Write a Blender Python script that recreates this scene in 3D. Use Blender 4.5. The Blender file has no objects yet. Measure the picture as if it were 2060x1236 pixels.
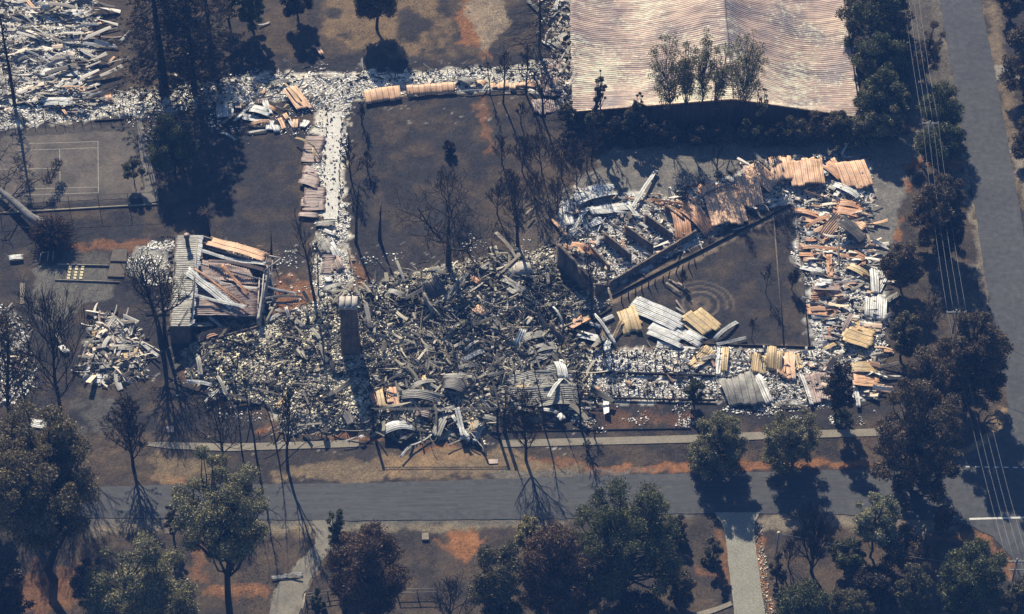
import bpy, math, random
import numpy as np
from mathutils import Vector, Matrix
R = math.radians
SC = bpy.context.scene
COL = SC.collection

# ------------------------------------------------------------------ camera
F_PX = 5400.0                       # focal length in pixels of the 2060 px wide photograph
TH = R(44.5)                        # the camera looks this far down
CH = 256.0                          # flying height in metres
CY = -CH / math.tan(TH)
cT, sT = math.cos(TH), math.sin(TH)
cam = bpy.data.objects.new('camera', bpy.data.cameras.new('camera'))
COL.objects.link(cam)
cam.location = (0, CY, CH)
cam.rotation_euler = (R(90) - TH, 0, 0)
cam.data.sensor_width = 36
cam.data.lens = F_PX / 2060 * 36
cam.data.clip_start = 1.0
cam.data.clip_end = 6000
SC.camera = cam

# ------------------------------------------------------------------ sky and sun
SUN_EL, SUN_AZ = R(36), R(-13.5)    # azimuth from +Y towards +X
w = bpy.data.worlds.new("World"); SC.world = w
w.use_nodes = True
nt = w.node_tree
sky = nt.nodes.new('ShaderNodeTexSky')
sky.sky_type = 'NISHITA'; sky.sun_disc = False
sky.sun_elevation = SUN_EL; sky.sun_rotation = SUN_AZ
sky.air_density = 1.0; sky.dust_density = 0.4; sky.ozone_density = 3.0
bg = nt.nodes['Background']; bg.inputs[1].default_value = 0.066
nt.links.new(sky.outputs[0], bg.inputs[0])
sd = bpy.data.lights.new('sun', 'SUN'); sd.energy = 5.0; sd.angle = R(0.5); sd.color = (1.0, 0.89, 0.70)
so = bpy.data.objects.new('sun', sd); COL.objects.link(so)
sv = Vector((math.sin(SUN_AZ) * math.cos(SUN_EL), math.cos(SUN_AZ) * math.cos(SUN_EL), math.sin(SUN_EL)))
so.rotation_euler = sv.to_track_quat('Z', 'Y').to_euler()
so.location = (0, 0, 300)
SC.view_settings.view_transform = 'Standard'
SC.view_settings.look = 'None'
SC.view_settings.exposure = 0.95
SC.view_settings.gamma = 1.0
SC.cycles.max_bounces = 4
SC.cycles.transparent_max_bounces = 4

# ------------------------------------------------------------------ geometry of the place: map coordinates
def P(px, py, z=0.0):
    u = (px - 1030) / F_PX; v = (618 - py) / F_PX
    d = (u, cT + v * sT, -sT + v * cT)
    s = (CH - z) / (-d[2])
    return Vector((d[0] * s, CY + d[1] * s, z))
def scale_at(py):
    v = (618 - py) / F_PX
    return F_PX * (sT - v * cT) / CH          # pixels per metre across
def height_at(base, ty):
    v = (618 - ty) / F_PX
    ry = base.y - CY
    return max(0.3, ry * (v * cT - sT) / (cT + v * sT) + CH)

_tab = np.random.RandomState(5).rand(256, 256)
def vnoise(x, y, s=0):
    x = np.asarray(x, float) + s * 17.31; y = np.asarray(y, float) + s * 9.77
    xi = np.floor(x).astype(int); yi = np.floor(y).astype(int)
    fx = x - xi; fy = y - yi
    fx = fx * fx * (3 - 2 * fx); fy = fy * fy * (3 - 2 * fy)
    a = _tab[xi & 255, yi & 255]; b = _tab[(xi + 1) & 255, yi & 255]
    c = _tab[xi & 255, (yi + 1) & 255]; d = _tab[(xi + 1) & 255, (yi + 1) & 255]
    return (a * (1 - fx) + b * fx) * (1 - fy) + (c * (1 - fx) + d * fx) * fy
def fbm(x, y, s=0, o=4):
    t = 0; a = 0.5; f = 1
    for k in range(o):
        t = t + a * vnoise(x * f, y * f, s + k * 3); a *= .5; f *= 2.03
    return t / (1 - .5 ** o)
def inside(poly, x, y):
    r = np.zeros(x.shape, bool)
    n = len(poly)
    for i in range(n):
        x1, y1 = poly[i]; x2, y2 = poly[(i + 1) % n]
        if y1 == y2: continue
        c = ((y1 > y) != (y2 > y)) & (x < (x2 - x1) * (y - y1) / (y2 - y1) + x1)
        r ^= c
    return r
def wpoly(pp): return [tuple(P(a, b)[:2]) for a, b in pp]
def soft(pp, x, y, rag=1.0, fr=0.6, s=0):
    """ragged soft-edged cover of a patch on the ground"""
    q = wpoly(pp)
    xs = [a for a, b in q]; ys = [b for a, b in q]
    m = np.zeros(x.shape)
    sel = (x > min(xs) - 3 * rag - 1) & (x < max(xs) + 3 * rag + 1) & (y > min(ys) - 3 * rag - 1) & (y < max(ys) + 3 * rag + 1)
    if not sel.any(): return m
    X = x[sel]; Y = y[sel]; t = 0
    rs = np.random.RandomState(s + 3)
    dx = (fbm(X * fr, Y * fr, s, 4) - .5) * 4 * rag; dy = (fbm(X * fr, Y * fr, s + 40, 4) - .5) * 4 * rag
    for k in range(6):
        jx, jy = rs.uniform(-.45, .45, 2) * rag
        t = t + inside(q, X + dx + jx, Y + dy + jy)
    m[sel] = t / 6.0
    return m

# ------------------------------------------------------------------ zones of ruin (polygons in map coordinates)
ZN = {
 'main': [(372,720),(392,690),(440,665),(520,645),(600,625),(640,600),(720,590),(800,560),(870,540),(960,522),(1010,515),(1060,512),(1110,505),(1140,540),(1190,590),(1215,612),(1165,640),(1140,690),(1190,712),(1185,810),(1120,842),(1000,850),(970,885),(860,880),(760,870),(700,868),(640,872),(570,868),(545,820),(500,800),(440,790),(395,765)],
 'north': [(-30,215),(60,205),(180,208),(230,195),(290,182),(340,180),(420,165),(470,158),(560,150),(620,147),(680,148),(800,146),(900,141),(1010,134),(1115,120),(1120,176),(1000,182),(900,184),(740,198),(705,205),(660,208),(590,200),(520,205),(440,206),(400,215),(330,225),(200,238),(90,247),(-30,258)],
 'link': [(640,196),(704,196),(694,260),(690,330),(690,420),(704,470),(702,560),(690,605),(640,604),(634,520),(640,450),(636,330),(632,250)],
 'corner': [(-30,-60),(195,-60),(190,0),(182,60),(192,110),(185,160),(170,200),(150,225),(-30,228)],
 'northeast': [(1128,440),(1140,400),(1200,380),(1280,390),(1340,400),(1440,370),(1500,335),(1560,318),(1640,316),(1750,322),(1752,400),(1700,410),(1600,408),(1560,408),(1500,430),(1440,465),(1380,500),(1310,530),(1240,570),(1205,590),(1180,570),(1130,500)],
 'east': [(1605,400),(1745,395),(1748,470),(1755,540),(1775,570),(1780,640),(1768,700),(1770,790),(1700,800),(1630,790),(1640,700),(1625,640),(1620,560),(1600,500),(1600,430)],
 'south': [(1180,706),(1300,704),(1420,700),(1560,706),(1640,705),(1760,735),(1762,800),(1640,812),(1560,812),(1440,800),(1330,806),(1190,806)],
 'pile': [(190,640),(225,632),(262,650),(285,690),(290,735),(280,765),(190,772),(172,758),(178,700)],
 'farleft': [(-40,610),(20,622),(55,650),(62,720),(58,790),(20,815),(-40,815)],
 'cottage': [(350,505),(540,505),(548,600),(520,650),(400,665),(345,665)],
 'beside': [(255,508),(300,490),(345,492),(345,560),(300,575),(262,545)],
 'shedside': [(1095,0),(1160,-60),(1160,225),(1130,235),(1112,150),(1120,80)],
}
def mound(x, y):
    h = np.zeros(np.shape(x))
    for k, a in (('main', .75), ('north', .12), ('link', .08), ('corner', .35), ('northeast', .15), ('east', .2), ('south', .12), ('pile', .35), ('farleft', .2), ('beside', .15), ('shedside', .3)):
        q = wpoly(ZN[k]); xs = [i for i, j in q]; ys = [j for i, j in q]
        sel = (x > min(xs)) & (x < max(xs)) & (y > min(ys)) & (y < max(ys))
        if not np.any(sel): continue
        X = x[sel]; Y = y[sel]
        # distance to the rim, in a crude way
        d = np.full(X.shape, 1e9)
        for i in range(len(q)):
            ax, ay = q[i]; bx, by = q[(i + 1) % len(q)]
            L = (bx - ax) ** 2 + (by - ay) ** 2
            t = np.clip(((X - ax) * (bx - ax) + (Y - ay) * (by - ay)) / L, 0, 1)
            d = np.minimum(d, np.hypot(X - ax - t * (bx - ax), Y - ay - t * (by - ay)))
        d = np.where(inside(q, X, Y), d, 0)
        hh = a * np.clip(d / 2.5, 0, 1) * (.35 + 1.3 * fbm(X * .35, Y * .35, 3, 4))
        h[sel] = np.maximum(h[sel], hh)
    return h
def mz(x, y): return float(mound(np.array([x]), np.array([y]))[0])

# ------------------------------------------------------------------ materials
def mat_new(name):
    m = bpy.data.materials.new(name); m.use_nodes = True
    n = m.node_tree; b = n.nodes['Principled BSDF']
    return m, n, b
def ramp(n, stops):
    r = n.nodes.new('ShaderNodeValToRGB'); e = r.color_ramp.elements
    while len(e) < len(stops): e.new(0.5)
    for i, (p, c) in enumerate(stops):
        e[i].position = p; e[i].color = (*c, 1) if len(c) == 3 else c
    return r
def coords(n, sc=(1,1,1), kind='Object'):
    t = n.nodes.new('ShaderNodeTexCoord'); mp = n.nodes.new('ShaderNodeMapping')
    mp.inputs['Scale'].default_value = sc
    n.links.new(t.outputs[kind], mp.inputs[0]); return mp.outputs[0]
def noise(n, vec, scale, detail=4, rough=.6):
    t = n.nodes.new('ShaderNodeTexNoise'); t.inputs['Scale'].default_value = scale
    t.inputs['Detail'].default_value = detail; t.inputs['Roughness'].default_value = rough
    n.links.new(vec, t.inputs['Vector']); return t.outputs['Fac']
def mixc(n, fac, a, b, mode='MIX'):
    t = n.nodes.new('ShaderNodeMix'); t.data_type = 'RGBA'; t.blend_type = mode
    for s, v in ((t.inputs[0], fac), (t.inputs[6], a), (t.inputs[7], b)):
        if hasattr(v, 'links'): n.links.new(v, s)
        elif isinstance(v, (int, float)): s.default_value = v
        else: s.default_value = (*v, 1)
    return t.outputs[2]
def sc_(c, k): return tuple(min(1, x * k) for x in c)
def bump(n, b, fac, strength=.4, dist=.05):
    t = n.nodes.new('ShaderNodeBump'); t.inputs['Strength'].default_value = strength; t.inputs['Distance'].default_value = dist
    n.links.new(fac, t.inputs['Height']); n.links.new(t.outputs[0], b.inputs['Normal'])

def m_plain(name, c, var=.35, scale=1.5, rough=.9, c2=None, spec=.2, bmp=.3, sc3=(1,1,1)):
    m, n, b = mat_new(name)
    v = coords(n, sc3)
    f = noise(n, v, scale, 6, .65)
    r = ramp(n, [(.3, sc_(c, 1 - var)), (.7, c2 or sc_(c, 1 + var))])
    n.links.new(f, r.inputs[0])
    f2 = noise(n, v, scale * 9, 3, .7)
    r2 = ramp(n, [(.3, (.7,.7,.7)), (.7, (1.25,1.25,1.25))])
    n.links.new(f2, r2.inputs[0])
    n.links.new(mixc(n, 1.0, r.outputs[0], r2.outputs[0], 'MULTIPLY'), b.inputs['Base Color'])
    b.inputs['Roughness'].default_value = rough
    b.inputs['Specular IOR Level'].default_value = spec
    if bmp: bump(n, b, f2, bmp, .04)
    return m
def m_island(name, stops, rough=.9, trans=0.0, spec=.2, noise_c=None):
    """every loose piece gets its own tone"""
    m, n, b = mat_new(name)
    g = n.nodes.new('ShaderNodeNewGeometry')
    r = ramp(n, stops); n.links.new(g.outputs['Random Per Island'], r.inputs[0])
    out = r.outputs[0]
    if noise_c:
        f = noise(n, coords(n), noise_c[0], 3, .6)
        rr = ramp(n, [(.35, noise_c[1]), (.65, noise_c[2])]); n.links.new(f, rr.inputs[0])
        out = mixc(n, 1.0, out, rr.outputs[0], 'MULTIPLY')
    n.links.new(out, b.inputs['Base Color'])
    b.inputs['Roughness'].default_value = rough; b.inputs['Specular IOR Level'].default_value = spec
    if trans:
        t = n.nodes.new('ShaderNodeBsdfTranslucent'); mx = n.nodes.new('ShaderNodeMixShader')
        n.links.new(out, t.inputs[0]); mx.inputs[0].default_value = trans
        n.links.new(b.outputs[0], mx.inputs[1]); n.links.new(t.outputs[0], mx.inputs[2])
        n.links.new(mx.outputs[0], n.nodes['Material Output'].inputs[0])
    return m
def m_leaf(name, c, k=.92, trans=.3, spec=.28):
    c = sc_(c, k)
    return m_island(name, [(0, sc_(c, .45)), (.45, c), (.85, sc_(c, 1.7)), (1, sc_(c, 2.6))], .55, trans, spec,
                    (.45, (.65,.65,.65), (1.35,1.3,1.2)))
def m_iron(name, c, stain, amount=.5, rough=.55, edge=None):
    """corrugated iron: sheets with streaks and rust blotches"""
    m, n, b = mat_new(name)
    v = coords(n)
    f = noise(n, v, .7, 6, .7); lo = .62 - amount * .3
    r = ramp(n, [(lo - .08, c), (lo + .1, stain)]); n.links.new(f, r.inputs[0])
    f2 = noise(n, v, 5, 4, .7)
    r2 = ramp(n, [(.3, (.62,.62,.62)), (.7, (1.3,1.28,1.25))]); n.links.new(f2, r2.inputs[0])
    out = mixc(n, 1.0, r.outputs[0], r2.outputs[0], 'MULTIPLY')
    # dark lines where the separate sheets lap (object x runs along the sheets)
    w_ = n.nodes.new('ShaderNodeTexWave'); w_.wave_type = 'BANDS'; w_.bands_direction = 'Y'
    w_.inputs['Scale'].default_value = .36; w_.inputs['Distortion'].default_value = .4
    n.links.new(v, w_.inputs['Vector'])
    r3 = ramp(n, [(.02, (.45,.42,.4)), (.09, (1,1,1))]); n.links.new(w_.outputs['Fac'], r3.inputs[0])
    out = mixc(n, 1.0, out, r3.outputs[0], 'MULTIPLY')
    n.links.new(out, b.inputs['Base Color'])
    b.inputs['Roughness'].default_value = rough; b.inputs['Metallic'].default_value = 0.0
    b.inputs['Specular IOR Level'].default_value = .35
    return m

M = {}
M['rust'] = m_iron('rust_iron', (.58,.29,.14), (.38,.20,.11), .45)
M['peach'] = m_iron('heat_bleached_iron', (.68,.41,.23), (.50,.30,.18), .45)
M['pink'] = m_iron('scorched_iron', (.36,.245,.20), (.20,.15,.135), .55)
M['ochre'] = m_iron('ochre_iron', (.58,.41,.19), (.38,.29,.16), .45)
M['silver'] = m_iron('zinc_iron', (.60,.61,.59), (.36,.37,.36), .45, .5)
M['grey'] = m_iron('scorched_zinc', (.30,.29,.25), (.15,.145,.13), .5)
M['dark'] = m_iron('blackened_iron', (.12,.11,.10), (.05,.048,.05), .5)
M['char'] = m_plain('charred_wood', (.022,.02,.02), .5, 3)
M['wood'] = m_plain('grey_timber', (.24,.21,.17), .4, 2)
M['bark'] = m_plain('burnt_bark', (.03,.026,.024), .5, 2)
M['bark2'] = m_plain('scorched_bark', (.06,.045,.036), .5, 2)
M['paleb'] = m_plain('pale_bark', (.13,.125,.12), .3, 1)
M['asphalt'] = m_plain('asphalt', (.052,.054,.057), .10, .12, .9, (.068,.069,.070), bmp=.1)
M['conc'] = m_plain('concrete', (.19,.168,.13), .15, .6, .9)
M['drive'] = m_plain('driveway_concrete', (.205,.20,.165), .12, .4, .9)
M['gravel'] = m_plain('gravel', (.125,.125,.12), .25, .5, .95)
M['gravdrive'] = m_plain('pale_gravel', (.15,.14,.12), .3, .5, .95, (.21,.19,.15))
M['court'] = m_plain('court_surface', (.075,.068,.062), .35, .25, .95, (.13,.11,.09))
M['paint'] = m_plain('worn_line_paint', (.26,.245,.22), .25, 2, .8)
M['roadpaint'] = m_plain('road_paint', (.5,.49,.45), .2, 3, .8)
m, n, b = mat_new('sooty_brick'); v = coords(n)
br = n.nodes.new('ShaderNodeTexBrick'); br.inputs['Scale'].default_value = 2.2; br.inputs['Color1'].default_value = (.17,.125,.095,1); br.inputs['Color2'].default_value = (.11,.085,.068,1); br.inputs['Mortar'].default_value = (.07,.062,.055,1)
mp_ = n.nodes.new('ShaderNodeMapping'); mp_.inputs['Rotation'].default_value = (R(90), 0, 0); n.links.new(v, mp_.inputs[0]); n.links.new(mp_.outputs[0], br.inputs['Vector'])
fs = noise(n, coords(n, (1, 1, .35)), .9, 5, .7); rs_ = ramp(n, [(.35, (.35,.33,.33)), (.62, (1.35,1.3,1.2))]); n.links.new(fs, rs_.inputs[0])
n.links.new(mixc(n, 1.0, br.outputs[0], rs_.outputs[0], 'MULTIPLY'), b.inputs['Base Color']); b.inputs['Roughness'].default_value = .95; M['brick'] = m
M['brick2'] = m_plain('pale_brick', (.34,.31,.27), .3, 1.5, .95)
M['pole'] = m_plain('weathered_pole', (.25,.235,.22), .2, 1)
M['wire'] = m_plain('wire', (.26,.26,.27), .05, 1, .5, bmp=0)
M['edging'] = m_plain('edging', (.095,.08,.066), .3, 2)
M['white'] = m_plain('white_plaster', (.62,.60,.55), .2, 2)
M['paver'] = m_plain('cream_paver', (.52,.46,.28), .12, 2)
M['rubble'] = m_island('brick_and_ash_rubble', [(0,(.03,.028,.025)),(.15,(.12,.11,.09)),(.35,(.33,.305,.245)),(.7,(.58,.545,.44)),(1,(.80,.76,.66))], noise_c=(.25,(.4,.4,.42),(1.35,1.33,1.28)))
M['whiterub'] = m_island('white_ash_rubble', [(0,(.30,.29,.28)),(.12,(.48,.465,.43)),(.4,(.64,.62,.56)),(.8,(.78,.75,.68)),(1,(.86,.84,.77))], noise_c=(.4,(.7,.7,.71),(1.2,1.2,1.2)))
M['charbits'] = m_island('charred_scraps', [(0,(.012,.012,.012)),(.55,(.045,.042,.04)),(.85,(.14,.125,.10)),(1,(.28,.25,.2))])
M['grass'] = m_island('burnt_grass', [(0,(.05,.038,.028)),(.6,(.11,.08,.05)),(1,(.19,.14,.08))])

M['green'] = m_leaf('dark_green_leaves', (.070,.077,.032))
M['greygreen'] = m_leaf('grey_green_leaves', (.15,.145,.082))
M['euc'] = m_leaf('scorched_eucalypt_leaves', (.112,.094,.05))
M['lightgreen'] = m_leaf('silvery_leaves', (.20,.20,.125))
M['olive'] = m_leaf('olive_leaves', (.085,.078,.042))
M['brown'] = m_leaf('scorched_brown_leaves', (.085,.066,.042))
M['redbrown'] = m_leaf('red_brown_leaves', (.078,.050,.030))
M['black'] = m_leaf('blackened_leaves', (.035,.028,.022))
M['yellowgreen'] = m_leaf('yellow_green_leaves', (.22,.20,.10))

# ------------------------------------------------------------------ object helpers
def mesh_quads(name, V, Q, smooth=False):
    V = np.asarray(V, np.float32); Q = np.asarray(Q, np.int32)
    me = bpy.data.meshes.new(name)
    me.vertices.add(len(V)); me.vertices.foreach_set('co', V.ravel())
    me.loops.add(Q.size); me.loops.foreach_set('vertex_index', Q.ravel())
    me.polygons.add(len(Q)); me.polygons.foreach_set('loop_start', np.arange(0, Q.size, 4, dtype=np.int32))
    if smooth: me.polygons.foreach_set('use_smooth', np.ones(len(Q), bool))
    me.update(calc_edges=True)
    return me
def link(name, me, m=None, parent=None):
    o = bpy.data.objects.new(name, me); COL.objects.link(o)
    if m is not None: me.materials.append(M[m] if isinstance(m, str) else m)
    if parent is not None: o.parent = parent
    return o
def tag(o, label, cat, group=None):
    o['label'] = label; o['category'] = cat
    if group: o['group'] = group
    return o
def struct(o): o['kind'] = 'structure'; return o
def empty(name, loc, rz=0):
    o = bpy.data.objects.new(name, None); COL.objects.link(o)
    o.location = loc; o.rotation_euler = (0, 0, rz); o.empty_display_size = .3
    return o
CUBE = np.array([[x, y, z] for x in (-.5,.5) for y in (-.5,.5) for z in (-.5,.5)])
CQ = np.array([[0,1,3,2],[4,6,7,5],[0,4,5,1],[2,3,7,6],[0,2,6,4],[1,5,7,3]])
class MB:
    def __init__(s): s.V = []; s.Q = []; s.n = 0
    def add(s, V, Q):
        V = np.asarray(V, float); s.V.append(V); s.Q.append(np.asarray(Q) + s.n); s.n += len(V)
    def box(s, c, size, rz=0.0, tilt=None):
        v = CUBE * np.array(size); a, b = math.cos(rz), math.sin(rz)
        v = v @ np.array([[a, b, 0], [-b, a, 0], [0, 0, 1]])
        s.add(v + np.array(c), CQ)
    def bar(s, p, q, wd, ht):
        p = np.array(p, float); q = np.array(q, float); d = q - p; L = np.linalg.norm(d)
        if L < 1e-6: return
        d /= L; up = np.array([0, 0, 1.0]) if abs(d[2]) < .95 else np.array([1.0, 0, 0])
        sd = np.cross(up, d); sd /= np.linalg.norm(sd); u = np.cross(d, sd)
        v = CUBE @ np.array([d * L, sd * wd, u * ht]); s.add(v + (p + q) / 2, CQ)
    def tube(s, pts, rad, k=5):
        pts = np.asarray(pts, float); n = len(pts)
        rad = np.broadcast_to(rad, (n,))
        t = np.gradient(pts, axis=0); t /= np.linalg.norm(t, axis=1)[:, None] + 1e-9
        ref = np.array([0.31, 0.17, .93]) if abs(t[0][2]) < .9 else np.array([1.0, .1, 0])
        a = np.cross(t, ref); a /= np.linalg.norm(a, axis=1)[:, None] + 1e-9
        b = np.cross(t, a)
        an = np.arange(k) / k * 2 * math.pi
        V = pts[:, None] + rad[:, None, None] * (np.cos(an)[None, :, None] * a[:, None] + np.sin(an)[None, :, None] * b[:, None])
        i = np.arange(n - 1)[:, None] * k; j = np.arange(k)[None]; j2 = (j + 1) % k
        Q = np.stack([i + j, i + j2, i + k + j2, i + k + j], -1).reshape(-1, 4)
        s.add(V.reshape(-1, 3), Q)
        if k == 4: s.Q.append(np.array([[0,1,2,3]]) + s.n - 4)
        elif k == 6:
            s.Q.append(np.array([[0,1,2,3],[0,3,4,5]]) + s.n - 6)
        elif k == 8:
            s.Q.append(np.array([[0,1,2,3],[0,3,4,7],[4,5,6,7]]) + s.n - 8)
    def build(s, name, m, parent=None, smooth=False):
        return link(name, mesh_quads(name, np.concatenate(s.V), np.concatenate(s.Q), smooth), m, parent)

def flat(name, pp, z, m, thick=.0, rag=0, seed=0, wc=False):
    """one flat sheet laid on the ground, with an edge that is not ruler-straight"""
    q = [Vector(p) if wc else P(*p) for p in pp]
    out = []
    rs = random.Random(seed)
    for i in range(len(q)):
        a, b = q[i], q[(i + 1) % len(q)]; L = (b - a).length
        n = max(1, int(L / (.7 if rag else 3)))
        for k in range(n):
            p = a.lerp(b, k / n)
            if rag: p = p + Vector((rs.uniform(-rag, rag), rs.uniform(-rag, rag), 0))
            out.append(p)
    n = len(out)
    V = [(p.x, p.y, z) for p in out]; Fc = [list(range(n))]
    if thick:
        V += [(p.x, p.y, z - thick) for p in out]
        Fc += [[i, i + n, (i + 1) % n + n, (i + 1) % n] for i in range(n)]
    me = bpy.data.meshes.new(name); me.from_pydata(V, [], Fc); me.update()
    return link(name, me, m)

# ------------------------------------------------------------------ ground
def axis_coords(a, b, st, far):
    mid = np.arange(a, b + st / 2, st); out = [3, 8, 18, 40, 90, 200, 450, far]
    return np.concatenate([[a - k for k in out[::-1]], mid, [b + k for k in out]])
gx = axis_coords(-94, 94, .3, 1300); gy = axis_coords(-66, 84, .3, 1300)
X, Y = np.meshgrid(gx, gy); X = X.ravel(); Y = Y.ravel()
n1 = fbm(X * .06, Y * .06, 1, 5); n2 = fbm(X * .35, Y * .35, 2, 5); n3 = fbm(X * 1.6, Y * 1.6, 7, 3)
def lerp(a, b, t): return a * (1 - t[:, None]) + np.array(b) * t[:, None]
def sm(x, a, b): t = np.clip((x - a) / (b - a), 0, 1); return t * t * (3 - 2 * t)
C = np.zeros((len(X), 3)) + np.array((.043, .037, .033))
C = lerp(C, (.080, .060, .042), sm(n1 * .4 + n2 * .6, .42, .74) * .7)
C = lerp(C, (.024, .024, .027), sm(1 - n2 * .6 - n1 * .4, .42, .70) * .65)
def paint(pp, c, a=1.0, rag=1.0, fr=.5, s=0, thr=None, src=None):
    global C
    m = soft(pp, X, Y, rag, fr, s) * a
    if thr: m = m * sm(src if src is not None else n2, thr[0], thr[1])
    C = lerp(C, c, m)
CHARC = (.026, .026, .030); BRN = (.072, .055, .040); ORG = (.20, .095, .044); SAND = (.155, .118, .076); GRV = (.105, .102, .092)
# burnt lawns
for i, pp in enumerate([
    [(690,200),(1000,200),(1020,260),(980,330),(960,480),(800,560),(705,580),(700,400)],
    [(430,260),(620,230),(630,600),(560,600),(540,470),(300,470),(300,430)],
    [(1180,600),(1590,430),(1630,700),(1150,700)],
    [(0,250),(280,245),(330,440),(0,500)],
    [(0,430),(340,430),(350,660),(200,640),(100,700),(0,640)],
    [(100,640),(350,650),(380,760),(560,880),(300,880),(180,860),(0,880)],
    [(1190,810),(1740,815),(1740,860),(1190,880),(1000,875),(1000,850)],
    [(470,95),(900,105),(1110,100),(1110,140),(480,160)]]):
    paint(pp, CHARC, .85, 2.5, .25, 10 + i)
    paint(pp, BRN, .45, 2.5, .25, 30 + i, (.5, .7))
# brown lawns
for i, (pp, a) in enumerate([
    ([(560,-40),(1110,-40),(1080,110),(900,120),(480,100),(470,0)], .75),
    ([(740,210),(960,210),(985,300),(900,330),(760,300)], .55),
    ([(190,110),(340,80),(300,190),(220,200)], .5),
    ([(1290,500),(1560,460),(1590,560),(1480,600),(1330,560)], .45),
    ([(1000,240),(1200,250),(1180,420),(1050,500),(980,400)], .4),
    ([(1820,0),(1900,0),(1950,420),(1990,760),(2000,850),(1900,900),(1850,500),(1840,330)], .6),
    ([(1190,880),(1740,865),(1900,870),(1960,900),(1850,935),(1400,945),(1190,940)], .6),
    ([(180,1060),(640,1060),(600,1150),(550,1236),(150,1260),(100,1200)], .35),
    ([(780,1060),(1000,1060),(1000,1180),(830,1200)], .3),
    ([(1370,1130),(1460,1100),(1470,1230),(1380,1230)], .5),
    ([(1680,1110),(1780,1150),(1790,1236),(1660,1236)], .3),
    ([(200,770),(340,770),(360,900),(210,860)], .6),
    ([(560,460),(630,460),(630,600),(560,580)], .4)]):
    paint(pp, BRN, a, 2.0, .3, 60 + i, (.32, .6))
# the top lawn is streaked with tawny bands
paint([(640,-20),(900,-20),(920,110),(760,105),(640,60)], (.17,.12,.07), .7, 2, .3, 3, (.4,.6))
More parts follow.
